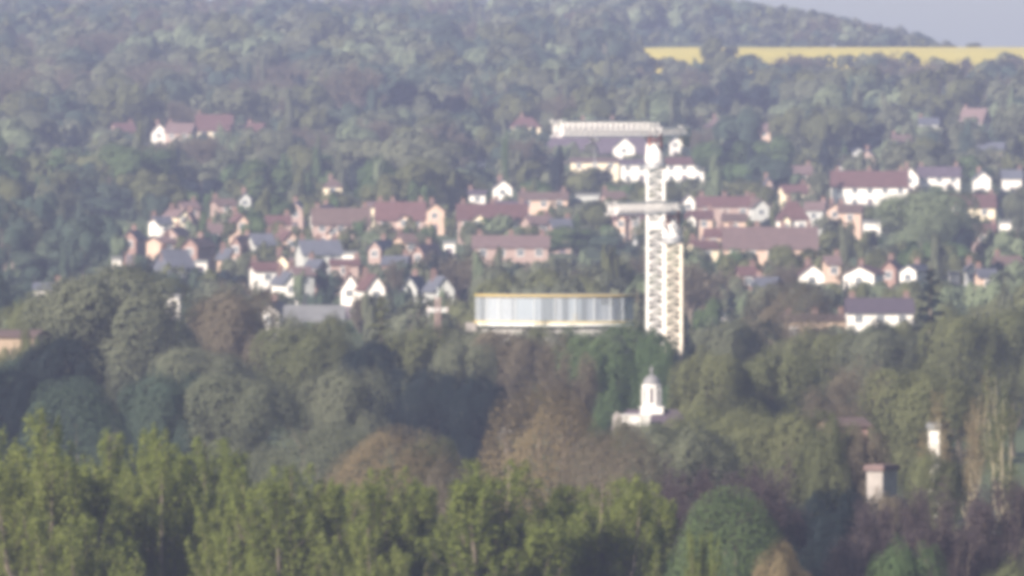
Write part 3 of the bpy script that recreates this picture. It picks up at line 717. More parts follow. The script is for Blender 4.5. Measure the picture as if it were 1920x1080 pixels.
# ------------------------------------------------------------------ cupola building
def cupola_building():
    y0 = 1150.0; k = FPX / y0; X = wx(1222, y0); gz = float(hz(X, y0))
    z = lambda row: wz(row, y0) - gz
    root = empty('cupola_building', (X, y0, gz)); prop(root, 'old building with white domed lantern cupola on its slate roof', 'building')
    x0 = wx(1146, y0) - X; x1 = wx(1300, y0) - X
    ridge = z(768); eave = z(802)
    MB().box(x0 + .3, x1, -3.6, 4.4, -1, eave - .2).build('wall', M['pink'], root)
    MB().poly([(x0, -4, eave-.2), (x1, -4, eave-.2), (x1, 4.6, eave-.2), (x0, 4.6, eave-.2), (x0 + 1.6, .2, ridge), (x1 - 1.6, .2, ridge)],
              [(0,1,5,4), (1,2,5), (2,3,4,5), (3,0,4), (3,2,1,0)]).build('roof', M['slate_purple'], root)
    # white parapet block and pediment at the left front
    pw0 = wx(1166, y0) - X; pw1 = wx(1218, y0) - X
    MB().box(pw0, pw1, -4.5, -3.2, -1, z(777)).box(pw0 - .15, pw1 + .15, -4.65, -3.1, z(777), z(775)).build('parapet', M['stonewhite'], root)
    q0 = wx(1148, y0) - X; q1 = wx(1165, y0) - X
    MB().poly([(q0,-4.3,-1),(q1,-4.3,-1),(q1,-4.3,z(778)),((q0+q1)/2,-4.3,z(769)),(q0,-4.3,z(778)),(q0,-3.2,-1),(q1,-3.2,-1),(q1,-3.2,z(778)),((q0+q1)/2,-3.2,z(769)),(q0,-3.2,z(778))],
              [(0,1,2,3,4),(9,8,7,6,5),(1,6,7,2),(5,0,4,9),(2,7,8,3),(4,3,8,9)]).build('end_gable', M['dimwall'], root)
    # cupola: plinth, eight posts, louvres, cornice, dome, finial
    cu = empty('cupola', (0, 0, 0)); cu.parent = root
    h = 17.5 / k
    A = math.pi / 8
    MB().box(-h*1.2, h*1.2, -h*1.2, h*1.2, z(776), z(765)).box(-h*1.3, h*1.3, -h*1.3, h*1.3, z(765), z(762)).build('plinth', M['stonewhite'], cu)
    MB().lathe([(h*1.05, z(762)), (h*1.05, z(758)), (h*.98, z(757))], 8, a0=A).build('sill_ring', M['stonewhite'], cu)
    MB().lathe([(h*.66, z(757)), (h*.66, z(728))], 8, a0=A).build('louvre_core', M['lead'], cu)
    for i in range(8):
        a = A + i * math.pi / 4
        cxp, cyp = h * .9 * math.cos(a), h * .9 * math.sin(a)
        pm = MB().box(-.17, .17, -.17, .17, z(757), z(728)).mesh('post'); pm.materials.append(M['stonewhite'])
        o = link('post', pm, cu); o.location = (cxp, cyp, 0); o.rotation_euler = (0, 0, a)
        a2 = a + math.pi / 8; rr = h * .83
        if i % 2 == 1 or True:
            lm = MB().box(-.24, .24, -.05, .05, z(754), z(732))
            lm = lm.mesh('panel'); lm.materials.append(M['stonewhite'] if math.sin(a2) > -.5 else M['door'])  # front sides are open; their inner shade is painted as dark panels
            o = link('panel', lm, cu); o.location = (rr * math.cos(a2), rr * math.sin(a2), 0); o.rotation_euler = (0, 0, a2 + math.pi/2)
    MB().lathe([(h*1.02, z(728)), (h*1.12, z(726)), (h*1.12, z(722)), (h*.98, z(721))], 8, a0=A).build('cornice', M['stonewhite'], cu)
    MB().lathe([(h*.97, z(721)), (h*.93, z(716)), (h*.78, z(710)), (h*.5, z(705.5)), (h*.2, z(703)), (h*.1, z(702))], 16).build('dome', M['lead'], cu)
    MB().lathe([(.1, z(702)), (.16, z(699)), (.1, z(697)), (.22, z(694)), (.16, z(691)), (.05, z(690)), (.03, z(684))], 8).build('finial', M['lead'], cu)
    RECTS.append((1198, 1248, 684, 778, y0)); RECTS.append((1146, 1246, 766, 796, y0)); MARKS.append((1222, 740, 'the white cupola'))
cupola_building()

# ------------------------------------------------------------------ near buildings glimpsed between the trees
def near(name, x0, x1, top, eave, bot, kind, wall, roof, label, mark, y, **o):
    return house(name, x0, x1, top, eave, bot, kind, wall, roof, label, mark=mark, y=y, **o)
near('orange_brick_house', -40, 74, 624, 632, 672, 'side', 'orange', 'tile_brown', 'orange brick building cut by the left edge behind dark trees', 'the orange brick building', 1250, d=9, chim=0, keep=False, rz=-8)
near('brick_house', 1546, 1616, 790, 800, 872, 'side', 'brick', 'tile_brown', 'red brick house with pale upper windows hidden among the right trees', 'the hidden red brick house', 1010, d=8, rz=8, chim=0, keep=False)
gp = near('garden_pavilion', 1638, 1672, 879, 883, 922, 'flat', 'dimwall', 'tile_rose', 'small pale pavilion with brick side and flat roof at lower right', 'the small pale pavilion', 900, d=2.4, rz=-30, minh=3, nwin=1, storeys=1)
MB().box(34/24.4/2*.97, 34/24.4/2 + .06, -1.18, 1.18, -1, 2.6).build('brick_side', M['brick'], gp)
near('white_gable_end', 1744, 1762, 802, 805, 846, 'flat', 'white', 'felt', 'narrow sunlit white wall between trees at lower right', 'the narrow white wall at lower right', 985, d=4, rz=0, storeys=1, nwin=1)

# ------------------------------------------------------------------ tree prototypes
def leaves(pos, nrm, size, g, jit=0.6, asp=(0.6, 1.0)):
    n = len(pos)
    nrm = nrm + g.normal(0, jit, (n, 3)); nrm /= np.linalg.norm(nrm, axis=1)[:, None] + 1e-9
    t = g.normal(0, 1, (n, 3)); u = np.cross(nrm, t); u /= np.linalg.norm(u, axis=1)[:, None] + 1e-9
    w = np.cross(nrm, u)
    s = size * g.uniform(.6, 1.45, (n, 1)); a = g.uniform(asp[0], asp[1], (n, 1))
    V = np.stack([pos + u*s, pos + w*s*a + u*s*.1, pos - u*s, pos - w*s*a - u*s*.1], 1).reshape(-1, 3)
    return V, np.arange(n * 4).reshape(n, 4)

def sph(g, n):
    d = g.normal(0, 1, (n, 3)); return d / np.linalg.norm(d, axis=1)[:, None]

def limbs(mb, g, H, z0, targets, r0):
    top = Vector((g.normal(0, .02) * H, g.normal(0, .02) * H, H * .78))
    tr = [Vector((0, 0, -.8)), Vector((g.normal(0,.1), g.normal(0,.1), z0 * .6)), Vector((0, 0, 0)).lerp(top, .6), top]
    mb.tube(tr, [r0 * 1.25, r0 * .9, r0 * .5, r0 * .12], 7)
    for t in targets:
        t = Vector(t); f = g.uniform(.25, .6)
        a = Vector((0, 0, 0)).lerp(top, f * max(.3, min(1, t.z / H)))
        m = a.lerp(t, .5) + Vector((0, 0, -.06 * H * g.uniform(0, 1)))
        mb.tube([a, m, t], [r0 * .34, r0 * .2, r0 * .06], 5)

def broad(seed, W, H, n, leaf, zb=.16, nb=22, squash=1.0, smooth=.0, jit=.20):
    g = np.random.default_rng(seed)
    c0 = np.array([0, 0, H * (zb + (1 - zb) * .5)]); rad = np.array([W/2, W/2, H * (1 - zb) / 2])
    cs = sph(g, nb) * (g.uniform(.25, 1, (nb, 1)) ** .5); cs[:, 2] *= squash
    br = g.uniform(.26, .44, nb) * (1 - smooth * .2)
    cen = c0 + cs * rad * (1 - br[:, None] * .75)
    who = g.choice(nb, n, p=(br**2) / (br**2).sum())
    d = sph(g, n); d[:, 2] += .25; d += .5 * cs[who]; d /= np.linalg.norm(d, axis=1)[:, None]
    pos = cen[who] + d * (br[who, None] * rad * 1.05) * g.uniform(.80, 1.05, (n, 1)) * (1 + .12 * np.sin(d[:, :1] * 7 + who[:, None]))
    cd = (pos - c0) / rad; cd /= np.linalg.norm(cd, axis=1)[:, None] + 1e-9
    V, F = leaves(pos, d * .75 + cd * .6, leaf, g, jit)
    mb = MB(); limbs(mb, g, H, zb * H, [tuple(c) for c in cen[:9]], W * .028 + .06)
    return mb, V, F

def soft(seed, W, H, n, leaf, amp=.1, zb=.06, low=.35):
    """closed rounded crown: an uneven shell of leaves over spreading limbs"""
    g = np.random.default_rng(seed)
    d = sph(g, n); up = d[:, 2]
    K = g.normal(0, 1, (14, 3)) * np.array([2.2, 2.2, 1.6]); K[6:] *= 2.6; ph = g.uniform(0, 6.28, 14)
    w = np.concatenate([np.full(6, .30), np.full(8, .16)])
    nz = (np.cos(d @ K.T + ph) * w).sum(1)
    r = (1 + amp * nz) * g.uniform(.88, 1.03, n)
    rad = np.array([W/2, W/2, H * (1 - zb) * (1 - low)]); c0 = np.array([0, 0, H * zb + H * (1 - zb) * low])
    e = d * r[:, None]; pos = c0 + e * np.where((up < 0)[:, None], rad * np.array([1, 1, low / (1 - low)]), rad)
    V, F = leaves(pos, d, leaf, g, .28)
    mb = MB(); limbs(mb, g, H, zb * H, [tuple(c0 + v * rad * .8) for v in sph(g, 9) * np.array([1, 1, .6]) + np.array([0, 0, .3])], W * .026 + .06)
    return mb, V, F

def poplar(seed, W, H, n, leaf):
    """upright tree: several steep leaders, each carrying long upright sprays"""
    g = np.random.default_rng(seed); mb = MB()
    r0 = .36
    mb.tube([(0,0,-.8), (.1,0,H*.3), (0,.1,H*.65), (0,0,H*.97)], [r0*1.2, r0*.85, r0*.45, .04], 7)
    P = []; D = []
    stems = [(np.array([0, 0, H*.05]), np.array([0, 0, H*.97]), 1.0)]
    for q in range(5):
        a = q * 1.2566 + g.normal(0, .25); f0 = g.uniform(.22, .45); rch = W * g.uniform(.22, .40)
        e = np.array([math.cos(a) * rch, math.sin(a) * rch, H * g.uniform(.64, .93)]); b = np.array([0, 0, H * f0])
        m = b * .5 + e * .5 + np.array([math.cos(a), math.sin(a), -.3]) * rch * .3
        mb.tube([tuple(b), tuple(m), tuple(e)], [r0 * .42, r0 * .26, .03], 5)
        stems.append((b, e, .7))
    nl = 168; m = n // nl
    for i in range(nl):
        s0, s1, sc = stems[i % len(stems)]
        f = (i // len(stems) + g.uniform(0, 1)) / (nl / len(stems)); f = .02 + .94 * f
        a = i * 2.4 + g.normal(0, .4)
        reach = W * .5 * sc * (.34 + .46 * math.sin(math.pi * min(1, f + .15))) * g.uniform(.35, 1.15)
        ln = H * g.uniform(.11, .21) * (1.1 - .5 * f)
        p0 = s0 * (1 - f) + s1 * f
        p2 = p0 + np.array([math.cos(a) * reach, math.sin(a) * reach, ln]); p2[2] = min(p2[2], H * g.uniform(.96, 1.02))
        p1 = p0 * .5 + p2 * .5 + np.array([math.cos(a), math.sin(a), -.2]) * reach * .3
        mb.tube([tuple(p0), tuple(p1), tuple(p2)], [r0 * .16 * (1.1 - f), r0 * .1 * (1.1 - f), .02], 4)
        t = g.uniform(.05, 1.1, (m, 1)) ** .85
        ctr = (1-t)**2 * p0 + 2*t*(1-t) * p1 + t*t * p2
        d = sph(g, m); rr = (.17 + .24 * np.sin(np.pi * np.clip(t, 0, 1) ** .8)) * g.uniform(.6, 1.15, (m, 1)) * (W / 6.2)
        off = d * rr; off[:, 2] *= 2.6
        P.append(ctr + off); D.append(d)
    V, F = leaves(np.concatenate(P), np.concatenate(D), leaf, g, .22, (.45, .8))
    return mb, V, F

def bare(seed, W, H, n, leaf, zb=.14, nl=16, thick=1.0):
    """early spring tree: forking limbs and a haze of fine twigs with bursting buds"""
    g = np.random.default_rng(seed); mb = MB(); r0 = (W * .03 + .08) * thick
    mb.tube([(0,0,-.8), (.1,0,H*.18), (.2*g.normal(),.2*g.normal(),H*.5)], [r0*1.2, r0, r0*.55], 7)
    V = []; F = []; nv = 0; tips = []; base = []
    for i in range(nl):
        a = i * 2.4 + g.normal(0, .3); f = g.uniform(.12, .5)
        el = g.uniform(.25, 1.35)
        e = np.array([math.cos(a) * W/2 * math.cos(el) * 1.05, math.sin(a) * W/2 * math.cos(el) * 1.05, H * (zb + .40) + H * (1 - zb - .42) * math.sin(el)])
        s = np.array([0, 0, f * H]); m = s * .5 + e * .5 + g.normal(0, .04 * W, 3)
        mb.tube([tuple(s), tuple(m), tuple(e)], [r0*.42, r0*.26, r0*.07], 5)
        for q in range(4):
            t = g.uniform(.35, 1.0); b = s*(1-t)**2 + 2*m*t*(1-t) + e*t*t
            dirv = (e - s) / (np.linalg.norm(e - s) + 1e-6) + g.normal(0, .55, 3) + np.array([0, 0, .25])
            tip = b + dirv * W * g.uniform(.06, .14)
            mb.tube([tuple(b), tuple(tip)], [r0*.14, r0*.04], 4); tips.append(tip); base.append(b)
    tips = np.array(tips); base = np.array(base)
    k = g.integers(0, len(tips), n); t = g.uniform(.1, 1.15, (n, 1))
    p = base[k] * (1 - t) + tips[k] * t + g.normal(0, .04 * W, (n, 3))
    outw = p - np.array([0, 0, H * .4]); outw /= np.linalg.norm(outw, axis=1)[:, None] + 1e-9
    d = outw + g.normal(0, .7, (n, 3)) + np.array([0, 0, .3]); d /= np.linalg.norm(d, axis=1)[:, None]
    sd = np.cross(d, sph(g, n)); sd /= np.linalg.norm(sd, axis=1)[:, None] + 1e-9
    ln = leaf * g.uniform(1.0, 2.6, (n, 1)); wd = leaf * g.uniform(.22, .5, (n, 1))
    V = np.stack([p - sd*wd*.6, p + d*ln*.5 - sd*wd, p + d*ln, p + d*ln*.5 + sd*wd], 1).reshape(-1, 3)
    return mb, V, np.arange(n*4).reshape(n, 4)

def conifer(seed, W, H, n, leaf):
    g = np.random.default_rng(seed); mb = MB()
    mb.tube([(0,0,-.8), (0,0,H*.5), (0,0,H*.98)], [W*.05, W*.035, .03], 6)
    nl = 40; P = []; D = []
    for i in range(nl):
        f = .08 + .9 * i / nl; a = i * 2.4; r = W/2 * (1 - f) ** .85 * g.uniform(.75, 1.1) + .12
        e = np.array([math.cos(a)*r, math.sin(a)*r, f*H - .10*r]); s = np.array([0, 0, f*H])
        mb.tube([tuple(s), tuple(e)], [.07, .02], 4)
        m = max(4, int(n * (r * r + .3) / (nl * (W*W/4*.36 + .3)))); t = g.uniform(.2, 1.05, (m, 1))
        q = s*(1-t) + e*t + g.normal(0, 1, (m, 3)) * np.array([.12, .12, .05]) * (W*.4) * (.35 + t * .6)
        P.append(q); dd = np.tile(np.array([math.cos(a), math.sin(a), .6]), (m, 1)); D.append(dd)
    V, F = leaves(np.concatenate(P), np.concatenate(D), leaf, g, .6)
    return mb, V, F

PROTO = {}
def reg(kind, gen):
    mb, V, F = gen
    rad = np.hypot(V[:, 0], V[:, 1]); W = 2 * float(np.percentile(rad, 97)); H = float(np.percentile(V[:, 2], 99.5))
    PROTO.setdefault(kind, []).append((mb.mesh('trunk'), np_mesh('crown', V, F), W, H, V, F))
for i in range(4): reg('poplar', poplar(100+i, 6.6, 20, 38000, .08))
for i in range(5): reg('broad', broad(200+i, 13, 16, 30000, .118, nb=20+2*i))
for i in range(1): reg('dome', soft(250+i, 10, 12, 42000, .07, .06))
for i in range(3): reg('soft', soft(270+i, 13, 15, 46000, .085, .13))
for i in range(3): reg('bare', bare(300+i, 12, 15, 22000, .17, nl=24))
for i in range(2): reg('open', bare(350+i, 12, 15, 7000, .15, nl=10, thick=.85))
for i in range(2): reg('conifer', conifer(400+i, 6, 15, 14000, .12))
for i in range(7): reg('far_broad', broad(500+i, 9, 11, 3200, .26, nb=9+i, zb=.03, jit=.14))
for i in range(3): reg('far_bare', bare(600+i, 9, 11, 3000, .30, nl=18, zb=.05))
for i in range(3): reg('far_conifer', conifer(700+i, 5, 12, 1600, .30))
for i in range(3): reg('shrub', broad(800+i, 5, 3.4, 1000, .20, nb=9, zb=.0))

# ------------------------------------------------------------------ tree placement (front to back, what is hidden is not built)
CW, CH, CS = 528, 290, 4
cover = np.zeros((CH, CW), bool)       # cells of 4 photograph pixels, with a margin of 24 cells
def cells(px, top, w, h, sx=1.0):
    x0 = int((px - w/2 * sx) / CS) + 24; x1 = int((px + w/2 * sx) / CS) + 24
    y0 = int(top / CS) + 10; y1 = int((top + h) / CS) + 10
    x0c, x1c, y0c, y1c = max(x0, 0), min(x1 + 1, CW), max(y0, 0), min(y1 + 1, CH)
    if x1c <= x0c or y1c <= y0c: return None
    xx = (np.arange(x0c, x1c) - (x0 + x1) / 2) / max((x1 - x0) / 2, .5)
    yy = (np.arange(y0c, y1c) - y0) / max(y1 - y0, 1)
    prof = np.clip(1.15 * np.sqrt(np.clip(1 - (1 - np.clip(yy / .45, 0, 1)) ** 2, 0, 1)), 0, 1)
    return (slice(y0c, y1c), slice(x0c, x1c)), np.abs(xx)[None, :] <= prof[:, None] + .02

T = []     # manual trees: px, top row, width px, y, kind, palette, (label or None)
def man(px, top, w, y, kind, pal, label=None): T.append(dict(px=px, top=top, w=w, y=y, kind=kind, pal=pal, label=label, man=True))
g = np.random.default_rng(3)
# the poplar row in front
for px, top, w, y, lab in [
  (85, 778, 190, 790, 'broadest yellow-green poplar in the front row at lower left'),
  (-10, 815, 150, 815, 'front poplar cut by the left edge'),
  (205, 800, 135, 835, 'front poplar in partial shade right of the broadest one'),
  (300, 812, 165, 800, 'front poplar with a forked top, third of the row'),
  (385, 820, 150, 828, 'front poplar whose crown leans over shade, fourth of the row'),
  (455, 900, 130, 795, 'short front poplar left of the dark gap'),
  (545, 880, 160, 792, 'front poplar between two dark gaps at lower centre left'),
  (632, 905, 110, 842, 'dim shaded poplar right of the dark gap'),
  (725, 885, 150, 800, 'bright front poplar left of the purple-brown gap'),
  (800, 910, 120, 830, 'slim front poplar beside the purple-brown gap'),
  (955, 872, 210, 790, 'front poplar with pale trunk below the tan willow'),
  (1055, 925, 140, 830, 'front poplar just right of the pale trunk'),
  (1130, 900, 170, 800, 'front poplar below the brown thicket'),
  (1200, 912, 115, 815, 'front poplar, last tall one before the dome tree'),
  (880, 960, 140, 835, 'low front poplar filling between taller poplars'),
  (1318, 1000, 70, 768, 'small yellow-green poplar in front of the dome tree'),
  (160, 955, 150, 770, 'low poplar at the foot of the broadest one'),
  (690, 985, 130, 772, 'low bright poplar at the bottom edge near centre'),
  (430, 1000, 120, 768, 'low poplar at the bottom edge right of the forked one'),
 ]: man(px, top + (14 if px < 420 else 4), w * 1.32, y, 'poplar', 'fresh', lab)
man(1375, 922, 285, 776, 'dome', 'green', 'neat round domed green tree at lower right')
man(1460, 1022, 150, 766, 'broad', 'tan', 'small tan tree below the dome tree')
man(1690, 1020, 160, 770, 'broad', 'green', 'low green tree at the bottom edge right of the dome tree')
man(1900, 1055, 150, 765, 'broad', 'olive', 'low olive tree in the bottom right corner')
for px, top, w, lab, pal in [(1300, 880, 200, 'dark purple thicket behind the dome tree on its left', 'purple'), (1420, 878, 190, 'dark purple thicket rising behind the dome tree', 'purple'),
   (1560, 920, 220, 'dark blue-shaded thicket right of the dome tree', 'dark'), (1660, 950, 170, 'dark purple thicket in front of the white pavilion', 'purple'),
   (1775, 925, 200, 'purple-brown leafless thicket at lower right', 'purple'), (1890, 905, 180, 'purple-brown leafless thicket by the right edge', 'purple'),
   (1600, 1010, 170, 'dark low thicket between dome tree and bottom edge', 'purple'), (1800, 1000, 210, 'purple thicket lowest at the bottom right', 'purple')]:
    man(px, top, w, 870 + g.uniform(-25, 15), 'bare' if pal == 'purple' else 'broad', pal, lab)
# second band
for px, top, w, y, kind, pal, lab in [
  (1010, 735, 280, 960, 'soft', 'tan', 'large tan willow with rounded crown left of the cupola'),
  (1150, 800, 240, 950, 'soft', 'brown', 'brown tree in front of the cupola building'),
  (1060, 650, 130, 1160, 'bare', 'brown', 'tall brown leafless tree behind the tan willow'),
  (600, 800, 270, 1000, 'soft', 'grey', 'soft grey-green tree behind the front poplars at centre left'),
  (720, 805, 250, 985, 'soft', 'tan', 'pale tan tree left of the large tan willow'),
  (520, 842, 190, 960, 'soft', 'grey', 'low grey-green tree behind the poplars at centre left'),
  (850, 865, 180, 900, 'soft', 'brown', 'dull brown tree in the gap of the poplar row'),
  (800, 820, 120, 990, 'broad', 'olive', 'small olive tree left of the tan willow'),
  (1290, 800, 230, 1000, 'broad', 'grey', 'grey-green tree right below the cupola'),
  (1400, 760, 230, 1040, 'broad', 'olive', 'olive tree right of the cupola building'),
  (1330, 660, 180, 1180, 'broad', 'olive', 'olive tree rising right of the cupola'),
  (220, 500, 330, 1330, 'broad', 'grey', 'tallest grey-green tree at left rising over the houses'),
  (80, 560, 220, 1345, 'broad', 'olive', 'olive tree left of the tallest left tree'),
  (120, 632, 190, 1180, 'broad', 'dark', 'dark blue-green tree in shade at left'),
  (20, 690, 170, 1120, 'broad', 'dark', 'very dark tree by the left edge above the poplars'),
  (150, 715, 240, 1060, 'soft', 'blue', 'blue-green tree behind the broadest poplar'),
  (430, 545, 180, 1380, 'broad', 'brown', 'brownish tree right of the tallest left tree'),
  (370, 650, 220, 1260, 'broad', 'grey', 'grey-green tree below the brownish one at left'),
  (300, 700, 180, 1130, 'broad', 'blue', 'shaded blue-green tree below the tallest left tree'),
  (450, 700, 230, 1130, 'broad', 'grey', 'grey-green tree above the fourth front poplar'),
  (570, 612, 200, 1290, 'broad', 'olive', 'olive tree below the big white gable end'),
  (640, 690, 180, 1180, 'broad', 'grey', 'grey-green tree at centre left above soft low trees'),
  (715, 568, 90, 1330, 'conifer', 'olive', 'pointed dull conifer left of the aerial mast'),
  (700, 640, 130, 1230, 'broad', 'dark', 'dark tree below the pointed dull conifer'),
  (790, 612, 170, 1340, 'broad', 'olive', 'olive tree below the aerial mast'),
  (800, 690, 150, 1200, 'broad', 'dark', 'dark shaded tree below the aerial mast'),
  (860, 640, 150, 1270, 'broad', 'grey', 'grey-green tree left below the glass building'),
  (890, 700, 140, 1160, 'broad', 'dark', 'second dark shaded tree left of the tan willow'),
  (950, 620, 170, 1310, 'broad', 'brown', 'brownish tree directly below the glass building'),
  (1165, 612, 240, 1300, 'broad', 'green', 'bright green tree below the glass building, left of the crane base'),
  (1120, 660, 150, 1230, 'broad', 'green', 'second green tree left of the cupola'),
  (1286, 640, 70, 1240, 'broad', 'dark', 'dark narrow evergreen right of the cupola'),
  (1745, 515, 115, 1400, 'conifer', 'dark', 'tall pointed conifer right of the white hall'),
  (1470, 530, 230, 1440, 'soft', 'brown', 'large brown tree left of the white hall'),
  (1380, 600, 170, 1360, 'broad', 'grey', 'grey-green tree below the two tiny lodges'),
  (1530, 622, 210, 1330, 'broad', 'olive', 'olive tree below the low tan terrace'),
  (1650, 618, 190, 1320, 'broad', 'grey', 'grey-green tree below the white hall'),
  (1800, 590, 190, 1310, 'broad', 'olive', 'olive tree right of the tall pointed conifer'),
  (1900, 575, 170, 1330, 'broad', 'olive', 'olive tree by the right edge under the grey cottage'),
  (1450, 660, 190, 1190, 'broad', 'olive', 'olive tree in the middle of the right thicket'),
  (1600, 690, 210, 1140, 'bare', 'brown', 'brown leafless tree over the hidden brick house'),
  (1730, 690, 220, 1095, 'broad', 'olive', 'olive tree above the narrow white wall'),
  (1890, 680, 200, 905, 'open', 'olive', 'half leafless tree with a pale trunk near the right edge'),
  (1815, 720, 180, 960, 'open', 'tan', 'tan leafless tree with slanting pale limb at right'),
  (30, 668, 130, 1200, 'broad', 'blue', 'blue-green tree below the orange brick building'),
  (62, 618, 70, 1235, 'broad', 'olive', 'olive tree partly hiding the orange brick building'),
  (1010, 612, 150, 1325, 'broad', 'olive', 'olive tree under the middle of the glass building'),
  (905, 616, 130, 1335, 'broad', 'grey', 'grey-green tree under the left end of the glass building'),
  (1092, 616, 130, 1330, 'broad', 'green', 'green tree under the right half of the glass building'),
  (1552, 786, 110, 982, 'broad', 'olive', 'olive tree covering the left end of the hidden red brick house'),
  (1612, 806, 110, 984, 'broad', 'brown', 'brown tree covering the right end of the hidden red brick house'),
  (1215, 792, 120, 1080, 'broad', 'grey', 'grey-green tree directly below the cupola'),
  (1178, 793, 110, 1090, 'broad', 'olive', 'small olive tree below the white parapet of the cupola building'),
  (1270, 780, 110, 1120, 'broad', 'olive', 'small olive tree hiding the right end of the cupola building'),
  (1236, 624, 120, 1290, 'broad', 'green', 'green tree hiding the crane bases'),
  (1585, 803, 90, 986, 'broad', 'olive', 'small olive tree before the middle of the hidden red brick house'),
  (44, 640, 70, 1205, 'broad', 'olive', 'olive bush half hiding the orange brick building'),
  (545, 590, 80, 1420, 'broad', 'grey', 'grey-green tree before the long grey roof'),
  (620, 592, 90, 1410, 'broad', 'olive', 'olive tree before the right end of the long grey roof'),
  (1622, 603, 120, 1400, 'broad', 'grey', 'grey-green tree hiding the lower left of the white hall'),
  (1692, 605, 110, 1405, 'broad', 'olive', 'olive tree hiding the lower right of the white hall'),
  (12, 655, 80, 1215, 'broad', 'olive', 'small olive tree by the left edge before the orange brick building'),
  (1750, 850, 120, 930, 'broad', 'olive', 'low olive tree below the narrow white wall'),
  (1655, 926, 120, 885, 'broad', 'brown', 'low brown bush below the small pale pavilion'),
  (1520, 830, 160, 985, 'broad', 'olive', 'low olive tree in front of the hidden red brick house'),
  (1610, 840, 110, 990, 'bare', 'brown', 'leafless tree right of the hidden red brick house'),
  (1580, 800, 60, 1000, 'bare', 'olive', 'thin leafless tree before the hidden red brick house'),
  (1490, 770, 170, 1010, 'broad', 'olive', 'olive tree left of the hidden red brick house'),
 ]: man(px, top, w, y, kind, pal, lab)
# singled-out trees on the hillside
for px, top, w, y, kind, pal, lab in [
  (765, 152, 122, 3150, 'far_broad', 'deep', 'big dark evergreen standing alone high on the central hillside'),
  (842, 180, 74, 3100, 'far_broad', 'deep', 'smaller dark evergreen right of the big dark one'),
  (1740, 356, 205, 2080, 'broad', 'pale', 'big round green tree among the white houses at right'),
  (1808, 428, 62, 2050, 'far_broad', 'dark', 'dark bush against the big round tree on its right'),
  (1638, 436, 34, 2060, 'far_conifer', 'dark', 'dark narrow evergreen left of the big round tree'),
  (1400, 205, 120, 2850, 'far_broad', 'blue', 'tall blue-green tree right of the taller crane top'),
  (1350, 265, 110, 2700, 'far_broad', 'green', 'green tree below the grey pink gable'),
  (1440, 290, 130, 2600, 'far_broad', 'blue', 'broad blue-green tree above the steep red hipped roof'),
  (1350, 150, 130, 3300, 'far_broad', 'dark', 'dark tree mass below the left end of the yellow field'),
  (1420, 158, 90, 3320, 'far_broad', 'dark', 'dark tree just right of the mass below the yellow field'),
  (1823, 80, 34, 4262, 'far_broad', 'grey', 'tiny grey-green bush on the far edge of the yellow field'),
  (1768, 76, 40, 4265, 'far_broad', 'grey', 'small bush where the hill wood meets the yellow field'),
  (1258, 107, 70, 3690, 'far_broad', 'grey', 'grey-green tree below the yellow field sliver'),
  (1212, 96, 60, 3690, 'far_broad', 'grey', 'grey-green tree at the left end of the yellow field'),
  (1368, 84, 50, 3705, 'far_broad', 'grey', 'small grey-green tree right of the one standing in the yellow field gap'),
  (1340, 70, 70, 3700, 'far_broad', 'olive', 'olive tree standing in front of the yellow field gap'),
  (130, 255, 60, 2900, 'far_broad', 'dark', 'dark bush on the left hillside below the pale patch'),
  (555, 140, 40, 3300, 'far_broad', 'dark', 'small dark tree on the upper hillside left of centre'),
  (380, 335, 80, 2600, 'far_broad', 'dark', 'dark tree above the climbing left street'),
  (200, 370, 100, 2450, 'far_broad', 'blue', 'blue-green tree left of the climbing street'),
  (60, 470, 110, 2050, 'far_broad', 'blue', 'blue-green tree at the left edge above the low white house'),
  (1005, 450, 120, 2180, 'far_broad', 'green', 'green tree above the round glass building on its left'),
  (1080, 425, 130, 2200, 'far_broad', 'green', 'tall green tree above the round glass building'),
  (1160, 440, 110, 2150, 'far_broad', 'blue', 'blue-green tree between glass building and crane masts'),
  (1335, 560, 70, 1650, 'far_broad', 'green', 'round green bush right of the crane base'),
  (1372, 550, 44, 1660, 'far_conifer', 'dark', 'dark narrow evergreen above the two tiny lodges'),
 ]:
    man(px, top, w, y, kind, pal, lab)
    RECTS.append((px - w * .38, px + w * .38, top, top + w * (.55 if 'conifer' not in kind else 1.2), y))

